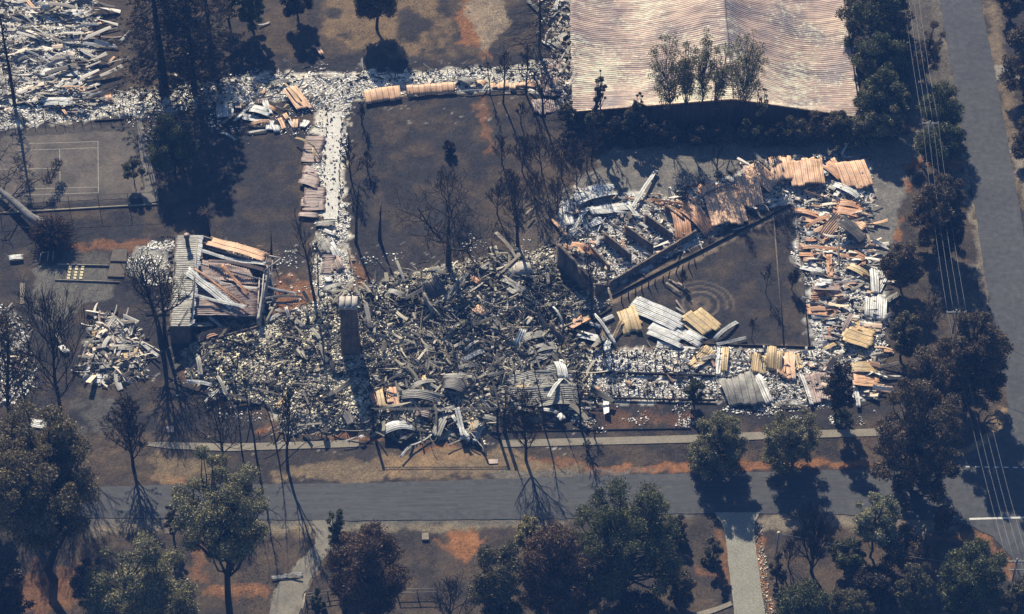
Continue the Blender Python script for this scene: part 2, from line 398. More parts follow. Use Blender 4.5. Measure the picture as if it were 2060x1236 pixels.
# ochre and orange soil
for i, (pp, c, a, rag) in enumerate([
    ([(905,30),(935,0),(960,-30),(980,40),(985,120),(960,95),(925,75)], ORG, .9, 1.2),
    ([(955,190),(970,190),(985,250),(995,300),(985,310),(970,250)], ORG, .5, .9),
    ([(700,500),(740,560),(760,575),(700,590)], ORG, .55, 1.2),
    ([(545,590),(560,555),(640,575),(640,620),(560,635)], ORG, .75, .8),
    ([(130,492),(300,482),(320,495),(240,505),(130,505)], ORG, .6, .8),
    ([(195,635),(225,625),(240,640),(190,655)], ORG, .5, .6),
    ([(370,720),(390,720),(385,765),(368,765)], ORG, .7, .7),
    ([(1800,400),(1828,385),(1835,320),(1815,330),(1805,430),(1800,485),(1820,485)], ORG, .8, .8),
    ([(1820,325),(1830,315),(1890,312),(1940,325),(1920,340),(1835,335)], ORG, .8, .8),
    ([(1798,215),(1815,235),(1830,255),(1810,262)], ORG, .6, .7),
    ([(300,955),(330,950),(380,972),(470,974),(465,985),(330,975)], ORG, .8, .7),
    ([(520,855),(700,872),(770,880),(760,885),(560,875),(510,865)], ORG, .7, .6),
    ([(520,820),(600,830),(600,870),(520,860)], BRN, .6, .9),
    ([(860,893),(900,890),(960,915),(900,925),(800,925)], ORG, .75, .8),
    ([(1000,925),(1070,918),(1180,930),(1130,945),(1010,942)], ORG, .55, .8),
    ([(1180,935),(1300,935),(1390,925),(1600,925),(1740,925),(1760,938),(1560,938),(1400,946),(1240,950),(1180,948)], ORG, .85, .5),
    ([(1190,825),(1400,830),(1395,850),(1200,860)], ORG, .3, 1.2),
    ([(1520,860),(1600,860),(1640,925),(1560,925)], ORG, .3, 1.5),
    ([(905,1065),(955,1065),(962,1090),(945,1130),(922,1130),(905,1090)], ORG, 1.0, .6),
    ([(890,1050),(960,1050),(955,1068),(905,1068)], SAND, .8, .6),
    ([(960,1090),(985,1075),(975,1090),(955,1110)], ORG, .6, .5),
    ([(870,1085),(905,1090),(925,1125),(900,1110)], ORG, .5, .6),
    ([(1519,1066),(1530,1068),(1540,1180),(1556,1236),(1545,1236),(1532,1190),(1522,1120)], ORG, .9, .4),
    ([(1440,1060),(1458,1074),(1464,1122),(1472,1190),(1462,1190),(1450,1130)], ORG, .6, .5),
    ([(1385,1140),(1450,1150),(1460,1165),(1390,1150)], ORG, .5, .6),
    ([(1850,1075),(1990,1078),(2020,1110),(2045,1160),(2030,1165),(1995,1095),(1900,1082)], ORG, .7, .6),
    ([(1840,1080),(1870,1090),(1880,1180),(1860,1180)], ORG, .35, 1),
    ([(380,1060),(420,1065),(420,1160),(395,1180),(385,1100)], ORG, .45, 1),
    ([(410,1185),(550,1178),(545,1200),(410,1205)], ORG, .65, .8),
    ([(0,1145),(60,1150),(180,1150),(200,1200),(120,1236),(0,1236)], ORG, .5, 1.8),
    ([(645,1128),(672,1120),(650,1140),(612,1195),(606,1190)], SAND, .9, .3),
    ([(560,1050),(700,1040),(700,1100),(660,1070),(560,1075)], SAND, .5, 1),
    ([(300,905),(440,925),(450,960),(340,975),(310,940)], (.15,.115,.072), .75, 1.2),
    ([(700,930),(860,905),(1010,905),(1080,930),(1180,950),(1050,965),(700,972),(560,972),(560,950)], SAND, .85, 1),
    ([(740,925),(860,915),(980,915),(985,930),(900,935),(800,955)], (.22,.145,.08), .5, 1),
    ([(180,1050),(560,1055),(1150,1048),(1150,1060),(900,1066),(560,1072),(180,1075)], (.20,.17,.12), .7, .6),
    ([(1520,1034),(1900,1040),(1920,1072),(1840,1078),(1700,1060),(1530,1062)], (.19,.165,.13), .7, .8),
    ([(1900,928),(1960,908),(2000,884),(2023,850),(2028,816),(2012,816),(2000,860),(1950,898),(1890,915)], (.22,.16,.1), .8, .5),
    ([(1975,0),(2000,0),(2060,300),(2060,420),(2052,420)], (.18,.14,.095), .6, .8),
    ([(1870,0),(1892,0),(1962,420),(1995,640),(2020,770),(2005,770),(1945,420)], (.165,.145,.115), .8, .7),
    ([(1996,130),(2060,125),(2060,158),(2000,160)], (.2,.19,.165), .9, .5),
    ([(2020,290),(2045,300),(2060,330),(2060,400),(2040,330)], (.24,.22,.19), .7, .6)]):
    paint(pp, c, a, rag, .6, 100 + i)
# gravel and bare grey earth
for i, (pp, c, a, rag) in enumerate([
    ([(940,-30),(1010,-30),(1020,50),(1000,90),(975,95),(955,50),(935,20)], (.22,.175,.125), .9, 1.1),
    ([(1180,345),(1230,300),(1400,288),(1560,280),(1800,280),(1850,262),(1905,262),(1915,310),(1850,316),(1818,335),(1812,400),(1796,470),(1800,560),(1770,560),(1745,480),(1750,330),(1500,330),(1330,400),(1230,420),(1130,440),(1115,390)], (.135,.13,.12), .95, .7),
    ([(1040,420),(1130,400),(1130,520),(1040,520)], (.09,.078,.065), .7, 1.5),
    ([(70,534),(218,534),(224,598),(175,606),(140,640),(120,665),(60,640)], GRV, .85, .5),
    ([(125,505),(215,508),(218,532),(118,532)], (.085,.08,.07), .8, .4),
    ([(150,790),(230,800),(220,870),(160,850)], GRV, .5, 1.5),
    ([(635,1050),(668,1050),(668,1108),(645,1128),(611,1190),(596,1245),(545,1245),(557,1183),(588,1149),(639,1091)], (.17,.16,.135), .95, .35),
    ([(980,950),(1200,945),(1340,945),(1180,960),(1000,968)], GRV, .8, .6),
    ([(170,1035),(320,1045),(560,1042),(1160,1038),(1400,1030),(1400,1042),(1150,1052),(700,1060),(170,1062)], GRV, .75, .5),
    ([(1770,-20),(1880,-20),(1900,120),(1930,270),(1840,270),(1830,120)], (.085,.078,.068), .8, 1),
    ([(1860,520),(1950,520),(1990,640),(1900,640)], (.08,.068,.055), .5, 1.3),
    ]):
    paint(pp, c, a, rag, .6, 200 + i)
# tennis enclosure and garden paths
paint([(20,262),(276,246),(300,330),(316,398),(-40,420),(-60,300)], (.06,.056,.054), .85, .4, .6, 301)
paint([(110,300),(196,290),(198,385),(120,385)], (.12,.1,.085), .7, 1.5, .4, 302, (.42,.6))
PTH = (.15,.118,.088)
paint([(1180,606),(1240,578),(1400,506),(1500,450),(1590,412),(1592,425),(1500,468),(1400,528),(1255,598),(1190,640)], PTH, .9, .3, .8, 303)
paint([(1590,410),(1606,410),(1608,500),(1622,600),(1632,700),(1622,700),(1600,560),(1592,500)], (.06,.055,.05), .8, .2, .8, 304)
paint([(1160,700),(1420,694),(1440,692),(1640,696),(1642,710),(1200,712)], PTH, .85, .3, .8, 305)
# round garden beds: rings of soil
gc = P(1410, 612)
rr_ = np.hypot(X - gc.x, (Y - gc.y)); ga = np.arctan2(Y - gc.y, X - gc.x)
for (a, b, c, k, lo, hi) in ((1.6,2.3,(.03,.03,.032),.8,-4,4),(2.35,2.6,(.17,.14,.105),.8,-4,4),(3.4,3.65,(.16,.13,.1),.75,-.3,2.6),(4.3,4.55,(.16,.13,.1),.75,-.3,2.6),(3.7,4.25,(.03,.03,.032),.7,-.3,2.6),(.4,1.5,(.16,.125,.09),.7,-4,4)):
    m = sm(rr_, a - .12, a + .05) * (1 - sm(rr_, b - .05, b + .12)) * k * ((ga > lo) & (ga < hi))
    C = lerp(C, c, m * (.25 + .8 * n3))
# ash under the ruins
for i, (k, c, a) in enumerate([('main',(.38,.355,.29),.9),('north',(.58,.56,.50),.9),('link',(.58,.56,.50),.85),('corner',(.52,.50,.46),.88),
        ('northeast',(.42,.42,.41),.8),('east',(.46,.46,.45),.85),('south',(.54,.53,.50),.85),('pile',(.25,.24,.19),.8),
        ('farleft',(.34,.34,.34),.75),('cottage',(.14,.13,.13),.8),('beside',(.32,.32,.3),.7),('shedside',(.2,.2,.2),.7)]):
    paint(ZN[k], c, a, .8, .8, 400 + i)
    paint(ZN[k], (.05,.05,.052), .85 if k in ('main','cottage','pile') else .6, .8, .8, 400 + i, (.55, .62) if k == 'main' else (.60, .70), fbm(X * .55, Y * .55, 22 + i, 4))
# scattered pale ash near the ruin edges
C = lerp(C, (.5,.48,.45), soft([(300,480),(1200,480),(1200,900),(330,900)], X, Y, 3, .3, 500) * (n3 > .8) * .4)
paint([(200,140),(1150,110),(1150,260),(200,270)], (.5,.48,.45), .25, 2, .4, 501, (.74, .82), n3)
g1 = vnoise(X * 3.1, Y * 3.1, 61); C *= (.78 + .44 * g1)[:, None]
Z = -.05 + (n2 - .5) * .05 + mound(X, Y) * .8 + (n3 - .5) * .02
Z -= sm(np.hypot(X, Y), 110, 1200) * 1.0
ny, nx = len(gy), len(gx)
i = np.arange(ny - 1)[:, None] * nx; j = np.arange(nx - 1)[None]
Q = np.stack([i + j, i + j + 1, i + nx + j + 1, i + nx + j], -1).reshape(-1, 4)
me = mesh_quads('ground', np.stack([X, Y, Z], -1), Q, True)
ca = me.attributes.new('soil', 'FLOAT_COLOR', 'POINT')
ca.data.foreach_set('color', np.concatenate([C, np.ones((len(C), 1))], 1).astype(np.float32).ravel())
m, n, b = mat_new('burnt_ground')
at = n.nodes.new('ShaderNodeAttribute'); at.attribute_name = 'soil'
v = coords(n)
f = noise(n, v, 4.0, 5, .75); r = ramp(n, [(.3, (.55,.55,.55)), (.7, (1.5,1.48,1.42))]); n.links.new(f, r.inputs[0])
f1 = noise(n, v, .5, 5, .6); r1 = ramp(n, [(.3, (.75,.75,.78)), (.7, (1.25,1.22,1.15))]); n.links.new(f1, r1.inputs[0])
o1 = mixc(n, 1.0, at.outputs['Color'], r.outputs[0], 'MULTIPLY'); o2 = mixc(n, 1.0, o1, r1.outputs[0], 'MULTIPLY')
fk = noise(n, v, 7.0, 2, .5); rk = ramp(n, [(.70, (0,0,0)), (.76, (.5,.5,.5))]); n.links.new(fk, rk.inputs[0])
o2 = mixc(n, rk.outputs[0], o2, (.26,.24,.22))
fd = noise(n, v, 9.0, 3, .6); rd = ramp(n, [(.33, (.45,.45,.45)), (.42, (1,1,1))]); n.links.new(fd, rd.inputs[0])
o2 = mixc(n, 1.0, o2, rd.outputs[0], 'MULTIPLY')
n.links.new(o2, b.inputs['Base Color']); b.inputs['Roughness'].default_value = .95; b.inputs['Specular IOR Level'].default_value = .1
bump(n, b, f, .5, .12)
struct(link('ground', me, m))

# ------------------------------------------------------------------ roads and paths
struct(flat('road', [(-260,992),(0,985),(320,976),(560,974),(700,973),(880,968),(1050,962),(1220,957),(1380,953),(1600,948),(1780,944),(1870,938),(1930,922),(1968,905),(2002,880),(2022,850),(2028,815),(2018,760),(1995,640),(1961,420),(1925,200),(1890,0),(1872,-120),(1960,-120),(1973,0),(2012,200),(2051,420),(2085,620),(2110,800),(2400,930),(2400,1300),(2110,1300),(2060,1168),(2035,1122),(1999,1082),(1960,1062),(1917,1050),(1700,1036),(1600,1033),(1360,1034),(1130,1044),(700,1048),(400,1044),(200,1042),(0,1048),(-260,1056)], .012, 'asphalt', rag=.07, seed=1))
struct(flat('driveway', [(1437,1031),(1450,1050),(1459,1074),(1464,1122),(1472,1190),(1478,1245),(1485,1330),(1555,1330),(1541,1245),(1533,1190),(1523,1122),(1517,1067),(1519,1050),(1529,1031)], .018, 'drive', rag=.05, seed=2))
struct(flat('driveway', [(628,1046),(672,1046),(664,1075),(668,1108),(648,1130),(613,1191),(598,1250),(594,1330),(530,1330),(543,1245),(555,1183),(586,1149),(634,1096),(636,1068)], .006, 'gravdrive', rag=.22, seed=9))
def footpath(pp, seed):
    struct(flat('footpath', pp, .03, 'conc', thick=.08, seed=seed))
footpath([(296,889),(459,893),(544,891),(700,886),(722,885),(722,899),(700,900),(544,905),(459,908),(340,903),(296,897)], 3)
footpath([(1010,886),(1380,876),(1537,869),(1751,863),(1904,858),(1905,872),(1751,878),(1537,884),(1380,891),(1010,900)], 4)
struct(flat('tennis_court', [(8,276),(266,262),(292,398),(-20,412),(-40,300)], -.004, 'court', rag=.15, seed=5))
struct(flat('driveway_kerb', [(1390,1236),(1440,1222),(1470,1210),(1474,1218),(1440,1232),(1395,1246)], .06, 'conc', thick=.1))
# the slab under the link building, still smooth between the ashes
struct(flat('path', [(655,228),(688,226),(683,330),(680,442),(650,442),(652,330)], .10, m_plain('ash_covered_slab', (.50,.48,.43), .22, .9, .95, (.6,.58,.52)), thick=.1, rag=.05))
# painted lines
def stripe(a, b, wd, z, m='paint', mb=None):
    p, q = P(*a), P(*b); d = (q - p).normalized(); s = Vector((-d.y, d.x, 0)) * wd / 2
    V = [p + s, p - s, q - s, q + s]
    mb.add([(v.x, v.y, z) for v in V], [[0, 1, 2, 3]])
mb = MB()
for a, b in (((197,284.5),(198,388)),((36,290),(197,285)),((36,303),(197,297.5)),((120,299.5),(121,378)),((-10,341),(120,339)),((40,381),(198,376.5)),((30,393),(198,388))):
    stripe(a, b, .09, .003, mb=mb)
struct(mb.build('court_lines', 'paint'))
mb = MB()
for k in range(9):
    x = 1924 + k * 19; stripe((x, 939 + k * .3), (x + 9.5, 939.2 + k * .3), .18, .018, mb=mb)
struct(mb.build('give_way_line', 'roadpaint'))
mb = MB(); stripe((1950,1044.5), (2250,1036), .3, .0185, mb=mb); struct(mb.build('centre_line', 'roadpaint'))
mb = MB()
m_tire = m_plain('tyre_polished_asphalt', (.049,.051,.054), .1, .3, .8, bmp=.1, sc3=(.1,1,1))
for (ya, yb) in ((988,968),(1003,984),(1016,997),(1030,1012)):
    pts = [(330,ya),(700,ya-2),(1050,ya-9),(1380,ya-17),(1780,yb-8+ -6)]
    for k in range(len(pts)-1): stripe(pts[k], pts[k+1], .75, .016 + .0003*k, mb=mb)
mb.build('tyre_tracks', m_tire)['kind'] = 'structure'

# ------------------------------------------------------------------ corrugated sheets
rng = np.random.RandomState(11)
def sheet_mesh(p1, p2, wd, bend=0., roll=0., warp=.05, pitch=.30, amp=.035, rag=.42, side_bend=0., skew=0., seed=0, thick=.03):
    """one corrugated sheet from p1 to p2: corrugations run along its length"""
    rs = np.random.RandomState(seed)
    p1 = np.array(p1, float); p2 = np.array(p2, float); d = p2 - p1; L = np.linalg.norm(d); d /= L
    up = np.array([0, 0, 1.0]); s = np.cross(up, d); s /= np.linalg.norm(s) + 1e-9
    nrm = np.cross(d, s); a = R(roll)
    s, nrm = s * math.cos(a) + nrm * math.sin(a), nrm * math.cos(a) - s * math.sin(a)
    wv = max(1, round(wd / pitch)); nv = int(min(90, wv * 4 + 1)); nu = int(np.clip(L / .35, 4, 22))
    u = np.linspace(0, 1, nu); v = np.linspace(-.5, .5, nv)
    U, Vv = np.meshgrid(u, v, indexing='ij')
    # each lapped sheet is a little longer or shorter than the next
    lap = np.floor((v + .5) * wd / .9).astype(int)
    e0 = rs.uniform(-rag, rag, 60)[lap % 60]; e1 = rs.uniform(-rag, rag, 60)[lap % 60]
    Ul = U * L + (1 - U) * e0[None] + U * e1[None]
    off = amp * np.cos((Vv + .5) * wv * 2 * math.pi)
    off += bend * 4 * U * (1 - U) + side_bend * 4 * (.25 - Vv ** 2)
    k1, k2, k3, k4 = rs.uniform(0, 6.28, 4)
    off += warp * (np.sin(U * L * .9 + k1) + np.sin(Vv * wd * 1.3 + k2) + .7 * np.sin(U * L * 1.9 + Vv * wd * 1.7 + k3)) + warp * .5 * (lap[None] % 2)
    sx = Vv * wd + skew * (U - .5) + warp * 1.5 * np.sin(U * 3.1 + k4)
    T = Ul[..., None] * d + sx[..., None] * s + off[..., None] * nrm
    T = T.reshape(-1, 3); Bt = T - nrm * thick
    i = np.arange(nu - 1)[:, None] * nv; j = np.arange(nv - 1)[None]
    q = np.stack([i + j, i + j + 1, i + nv + j + 1, i + nv + j], -1).reshape(-1, 4); N = nu * nv
    rim = np.concatenate([np.arange(nv), np.arange(1, nu) * nv + nv - 1, (nu - 1) * nv + np.arange(nv - 2, -1, -1), np.arange(nu - 2, 0, -1) * nv])
    r2 = np.roll(rim, -1)
    rq = np.stack([rim, rim + N, r2 + N, r2], -1)
    return np.concatenate([T, Bt]), np.concatenate([q, q[:, ::-1] + N, rq]), (d, s, nrm)
def sheet(p1, p2, wd, m, label, group, name='corrugated_sheet', cat='iron sheet', parent=None, **kw):
    V, Qd, (d, s, nn) = sheet_mesh(p1, p2, wd, **kw)
    # local frame: x along the sheet, so the material's streaks and laps follow it
    mat = np.array([d, s, nn]); o = link(name, mesh_quads(name, V @ mat.T, Qd, False), m, parent)
    M4 = Matrix.Identity(4)
    for c_ in range(3):
        for r_ in range(3): M4[r_][c_] = mat[c_][r_]
    M4.translation = Vector(p1); o.matrix_world = M4
    if parent is None: tag(o, label, cat, group)
    return o
NAMEC = {'rust':'rust-orange','peach':'peach-bleached','pink':'dull pinkish-brown','ochre':'ochre yellow','silver':'silvery white','grey':'sooty grey','dark':'blackened','wood':'grey timber','char':'charred'}
KS = 700 / 2060.0
seed_ = [0]
def sheets(org, rows, where, grp, wk=1, lift=0.):
    for row in rows:
        x1, y1, x2, y2, wd, m = row[:6]; opt = dict(row[6]) if len(row) > 6 else {}
        if wk != 1 and wd > .35: wd = wd * wk
        seed_[0] += 1; sd = seed_[0]
        a = (org[0] + x1 * KS, org[1] + y1 * KS); b = (org[0] + x2 * KS, org[1] + y2 * KS)
        g0 = P(*a); base = mz(g0.x, g0.y) + (lift if wd > .55 else lift * 1.3)
        z1 = opt.pop('z1', .28) + base; z2 = opt.pop('z2', .16 + .25 * ((sd * 37) % 10) / 10) + base
        lb = opt.pop('label', None)
        p1 = P(*a, z1); p2 = P(*b, z2)
        L = (p2 - p1).length
        opt.setdefault('roll', ((sd * 53) % 17 - 8) * 1.6)
        opt.setdefault('warp', .03 + .03 * ((sd * 29) % 7) / 7)
        opt.setdefault('bend', ((sd * 31) % 9 - 3) * .02 * min(L, 4))
        if wd <= .45:
            opt['amp'] = .03; opt.setdefault('rag', .05)
        if wd < 1.2 and 'pitch' not in opt: opt['pitch'] = max(.15, wd / 3.0)
        kind = 'strip' if wd < .75 else ('wide panel' if wd > 2.4 else 'sheet')
        ang = math.degrees(math.atan2(-(b[1] - a[1]), b[0] - a[0])) % 180
        ori = 'crosswise' if ang < 22 or ang > 158 else ('up and down' if 68 < ang < 112 else ('slanting up right' if ang < 90 else 'slanting down right'))
        xs_ = [r_[0] for r_ in rows]; ys_ = [r_[1] for r_ in rows]
        fx_ = (x1 - min(xs_)) / (max(xs_) - min(xs_) + 1e-6); fy_ = (y1 - min(ys_)) / (max(ys_) - min(ys_) + 1e-6)
        part = {0: 'upper', 1: 'middle', 2: 'lower'}[min(2, int(fy_ * 3))] + {0: ' left', 1: '', 2: ' right'}[min(2, int(fx_ * 3))]
        lab = lb or '%s%s %s %s, %s of the %s' % ('long ' if L > 4.5 else ('short ' if L < 2 else ''), NAMEC[m], kind, ori, part, where)
        nm2, ct2 = ('corrugated_sheet', 'iron sheet')
        if m in ('wood', 'char'): nm2, ct2 = 'timber_beam', 'beam'
        elif wd < .75: nm2, ct2 = 'iron_strip', 'iron strip'
        if lb is None and ct2 == 'beam': lab = '%s beam lying %s, %s part of the %s' % (NAMEC[m], ori, part, where)
        g3 = grp if (lb is None and ct2 == 'iron sheet') else (grp if lb is not None else (grp.replace('iron sheets', ct2 + 's') if grp else grp))
        sheet(p1, p2, wd, m, lab, g3, name=nm2, cat=ct2, seed=sd, **opt)
EAST = [
 (945,60,1100,85,1.8,'rust'),(695,72,850,105,.8,'rust'),(735,118,900,125,.9,'peach'),(755,175,905,105,.5,'rust',{'z2':.8}),
 (865,235,970,105,1.3,'peach',{'z2':1.3,'roll':20}),(970,120,1110,240,3.0,'dark',{'z1':1.6,'roll':-28,'label':'big rust iron sheet with shade painted into its colour, propped on edge in the east wing, its ribs slanting down'}),  # shade on the propped rust sheet is put into its dark colour
 (985,95,1110,165,1.0,'peach'),(942,100,945,30,.5,'rust'),(780,240,850,235,.6,'rust'),(835,265,920,230,.4,'peach'),
 (735,290,955,305,.5,'rust'),(970,300,1120,275,.5,'peach'),(1010,310,1130,358,.8,'rust'),(960,332,1110,358,.45,'peach'),
 (740,345,870,352,1.2,'rust'),(908,335,910,465,.6,'rust',{'z1':.7}),(855,320,905,358,.4,'peach'),(1055,412,1130,365,.4,'rust'),
 (750,405,895,442,.9,'silver'),(1000,395,1150,468,.9,'ochre'),(1045,475,1140,520,.7,'grey'),(1180,555,1165,415,.9,'silver',{'z1':.4}),
 (1190,562,1245,440,.6,'silver'),(1192,480,1212,425,.7,'silver'),(1080,295,1165,348,.35,'silver'),(815,508,990,525,2.0,'pink'),
 (800,575,980,572,1.3,'rust',{'roll':14}),(770,655,945,672,1.6,'rust'),
 (1185,575,1180,715,2.3,'silver',{'label':'square silvery sheet hanging off the outer edge of the east wing'}),(1240,615,1320,560,.6,'grey'),
 (1040,690,985,805,.5,'pink',{'z1':1.0}),(1005,765,1180,830,4.2,'ochre',{'roll':-10,'z1':.7,'label':'large ochre panel fallen across the south end of the east wing'}),
 (905,785,938,785,1.0,'rust'),(890,822,975,826,.6,'pink'),(875,890,945,862,.5,'ochre'),(1075,882,1110,950,.6,'ochre'),(870,900,925,940,.3,'silver'),
 (1000,1005,1195,1012,1.5,'ochre'),(1040,1060,1190,1075,2.2,'peach',{'roll':-8,'z1':.6}),(1010,1035,1100,1080,1.2,'pink'),
 (780,210,860,215,.5,'silver'),(800,440,900,455,.4,'grey'),(760,385,860,395,.3,'silver'),(700,300,760,310,.3,'grey'),(830,480,930,490,.7,'silver'),
 (880,730,960,745,.5,'silver'),(930,760,1010,770,.4,'grey'),(820,700,940,690,.4,'silver'),(730,585,800,600,.25,'silver'),
 (700,385,800,450,.3,'dark'),(690,150,760,185,.3,'grey'),(1120,130,1150,270,.3,'pink'),(960,200,965,400,.2,'dark')]
SOUTH = [
 (88,990,195,888,1.9,'ochre',{'z2':.7}),(252,1040,265,885,1.1,'silver'),(283,1040,292,885,.9,'ochre'),
 (488,1025,500,918,2.0,'ochre',{'z2':.7}),(578,1018,585,885,2.1,'ochre',{'z2':.9}),(618,1035,632,930,1.1,'peach'),
 (682,1065,665,915,1.2,'peach'),(738,1018,712,908,.7,'ochre'),(702,1075,690,920,.4,'silver'),(825,990,800,910,.6,'silver'),
 (522,915,525,868,.35,'silver',{'z2':1}),(770,935,768,878,.3,'silver',{'z2':1}),(355,940,385,880,.35,'grey'),
 (365,1048,405,1225,4.6,'grey',{'z1':1.0,'roll':8,'skew':.8,'label':'very large dull panel with a torn hole on the south wing edge'}),
 (440,1050,490,1200,.9,'ochre',{'z1':1.1}),(480,1050,565,1220,1.0,'silver',{'roll':25}),(788,1030,835,1210,2.6,'pink',{'roll':6}),(740,1035,805,1230,.5,'silver'),
 (900,1040,905,1200,2.2,'pink'),(0,1010,60,1000,.5,'silver'),(150,950,240,935,.4,'silver'),(330,960,440,970,.4,'grey'),(850,960,960,985,.5,'silver'),
 (960,980,1010,950,.7,'grey'),(1060,1120,1080,1230,.6,'silver'),(0,1180,240,1165,.2,'dark'),(580,1225,720,1228,.3,'grey')]
COURTY = [
 (85,668,225,785,3.2,'ochre',{'z1':.8,'z2':.5,'warp':.03,'bend':0,'label':'neat ochre rectangular panel on top of the silver sheets in the garden court'}),(30,712,150,806,1.2,'ochre'),
 (235,828,352,735,.55,'silver'),(240,862,415,822,.45,'silver'),(30,560,-60,500,.3,'wood'),(0,600,60,680,.25,'pink'),(0,640,60,690,.3,'grey')]
COURT2 = [
 (1740,615,2035,748,2.9,'silver',{'z1':.5,'z2':.5,'bend':.05,'roll':3,'label':'long silver roof panel, the northern half of the sheets in the garden court'}),
 (1865,752,2060,842,3.6,'silver',{'z1':.35,'rag':.7,'bend':0,'roll':-3,'label':'stepped silver roof panel lying next to the south path of the garden court'}),(1900,860,2130,900,1.2,'silver'),(2060,800,2150,850,2,'silver'),
 (1700,645,1745,790,2.6,'ochre',{'bend':.5}),(1620,842,1690,700,.5,'ochre',{'z2':1}),(1515,680,1640,865,.45,'silver',{'z1':1.2}),
 (1430,800,1545,832,1.5,'silver'),(1590,902,1612,800,1,'silver'),(1530,865,1580,760,.5,'ochre',{'z2':1}),(1560,722,1640,690,.6,'silver'),
 (1700,792,1800,722,.5,'ochre'),(1480,735,1560,760,.5,'silver'),(1600,800,1645,865,.5,'ochre'),(1350,765,1470,700,1.6,'rust',{'label':'added rust sheet standing for the orange path corner, west corner of the garden court','warp':.01})]  # the rust row is the orange path corner, made as an iron sheet
NE1 = [
 (1409,1175,1640,1120,3.0,'silver',{'z1':.6,'z2':.8,'label':'large streaked silver panel at the west end of the northeast wing'}),(1500,1245,1730,1215,2.0,'silver',{'z1':.7}),
 (1745,1222,1885,1010,.55,'silver',{'z1':.6,'z2':.3,'label':'long narrow silver strip pointing out over the gravel drive'}),
 (1690,1172,1960,1210,.4,'peach'),(1840,1180,2060,1215,.4,'rust',{'z1':1.2}),(1960,1110,2040,1236,.35,'silver')]
NE2 = [
 (1340,5,1380,160,1.2,'silver'),(1320,20,1330,190,.4,'silver'),(1262,118,1362,222,.45,'rust',{'z2':.9}),(1380,212,1485,55,.5,'silver',{'z2':.8}),
 (1430,65,1480,190,.6,'silver'),(1495,150,1565,125,1.3,'silver'),(1390,272,1540,335,1.0,'rust',{'z1':1.2,'bend':.4}),(1420,300,1545,345,.8,'peach'),
 (1570,110,1690,180,.25,'dark'),(1365,230,1530,225,.35,'dark',{'z1':.8}),(1480,250,1530,270,.7,'rust'),(1560,40,1720,60,1.2,'silver'),(1700,20,1770,110,.8,'silver')]
NE3 = [
 (10,75,52,248,2.4,'rust',{'z1':0.80,'z2':0.25,'bend':0.39,'warp':.08}),(40,45,200,190,2.3,'rust',{'z1':0.92,'z2':0.20,'bend':0.63,'warp':.08,'label':'long rusty sheets curling down in an arch at the middle of the northeast wing'}),
 (0,10,90,50,.35,'peach',{'z1':0.67}),(-60,40,60,100,.5,'peach',{'z1':0.63})]
NE4 = [
 (255,1105,322,1330,4.6,'peach',{'roll':0,'z1':.7,'z2':0.82,'bend':0.11,'side_bend':.2,'label':'great barrel-curved rusty roof sheet standing in the northeast wing'}),(420,1040,455,1225,2.8,'peach',{'roll':0,'z1':1.26,'z2':0.60,'bend':0.25,'label':'tall curved rusty sheet just right of the barrel-curved one'}),
 (440,985,585,1105,2.6,'peach',{'roll':0,'z1':0.97,'z2':0.70,'bend':0.13,'warp':.09}),(390,1000,545,1120,1.3,'pink',{'roll':0,'z1':0.67,'z2':0.60,'bend':0.09}),(612,940,645,1080,2.8,'peach',{'roll':0,'z1':1.09,'z2':0.85,'side_bend':.3}),
 (762,950,790,1110,4.2,'peach',{'roll':0,'z1':1.18,'z2':0.68,'bend':0.09,'side_bend':.5,'label':'wide peach-coloured sheet tapering to a point in the north corner'}),
 (795,925,832,990,.7,'peach',{'roll':0,'z1':1.26}),(840,960,905,1032,.9,'silver',{'roll':0,'z1':1.09,'z2':0.90}),(890,965,1000,1050,2.0,'rust',{'roll':0,'z1':1.01,'z2':0.85}),
 (920,935,985,1005,.6,'peach',{'roll':0,'z1':1.26,'z2':1.00}),(1025,965,1085,1112,3.8,'peach',{'roll':0,'z1':1.09,'z2':0.65,'bend':0.16,'label':'big rusty sheet at the far northeast corner beside white ash'}),
 (920,1085,1090,1172,1.0,'silver',{'roll':0,'z1':0.34}),(950,1075,1105,1142,.6,'silver',{'roll':0,'z1':0.42}),(140,1170,378,1075,.35,'pink',{'roll':0,'z1':0.63,'z2':1.15}),
 (50,1142,160,1222,.45,'peach',{'roll':0,'z1':0.59}),(170,1080,245,1145,1.0,'rust',{'roll':0,'z1':0.76}),(455,895,562,1002,.45,'wood',{'roll':0,'z1':1.34,'z2':0.95}),
 (130,1110,190,1150,1.6,'rust',{'roll':0,'z1':0.63}),(190,1075,290,1110,.8,'silver',{'roll':0,'z1':0.55}),(540,1180,640,1130,.3,'wood'),(520,1200,600,1180,.5,'silver'),(560,1228,610,1205,.4,'silver'),
 (940,1205,1090,1225,1.0,'rust'),(640,970,700,930,.2,'char',{'roll':0,'z1':1.05}),(780,1190,900,1230,.3,'grey'),(860,1150,890,1190,.3,'wood')]
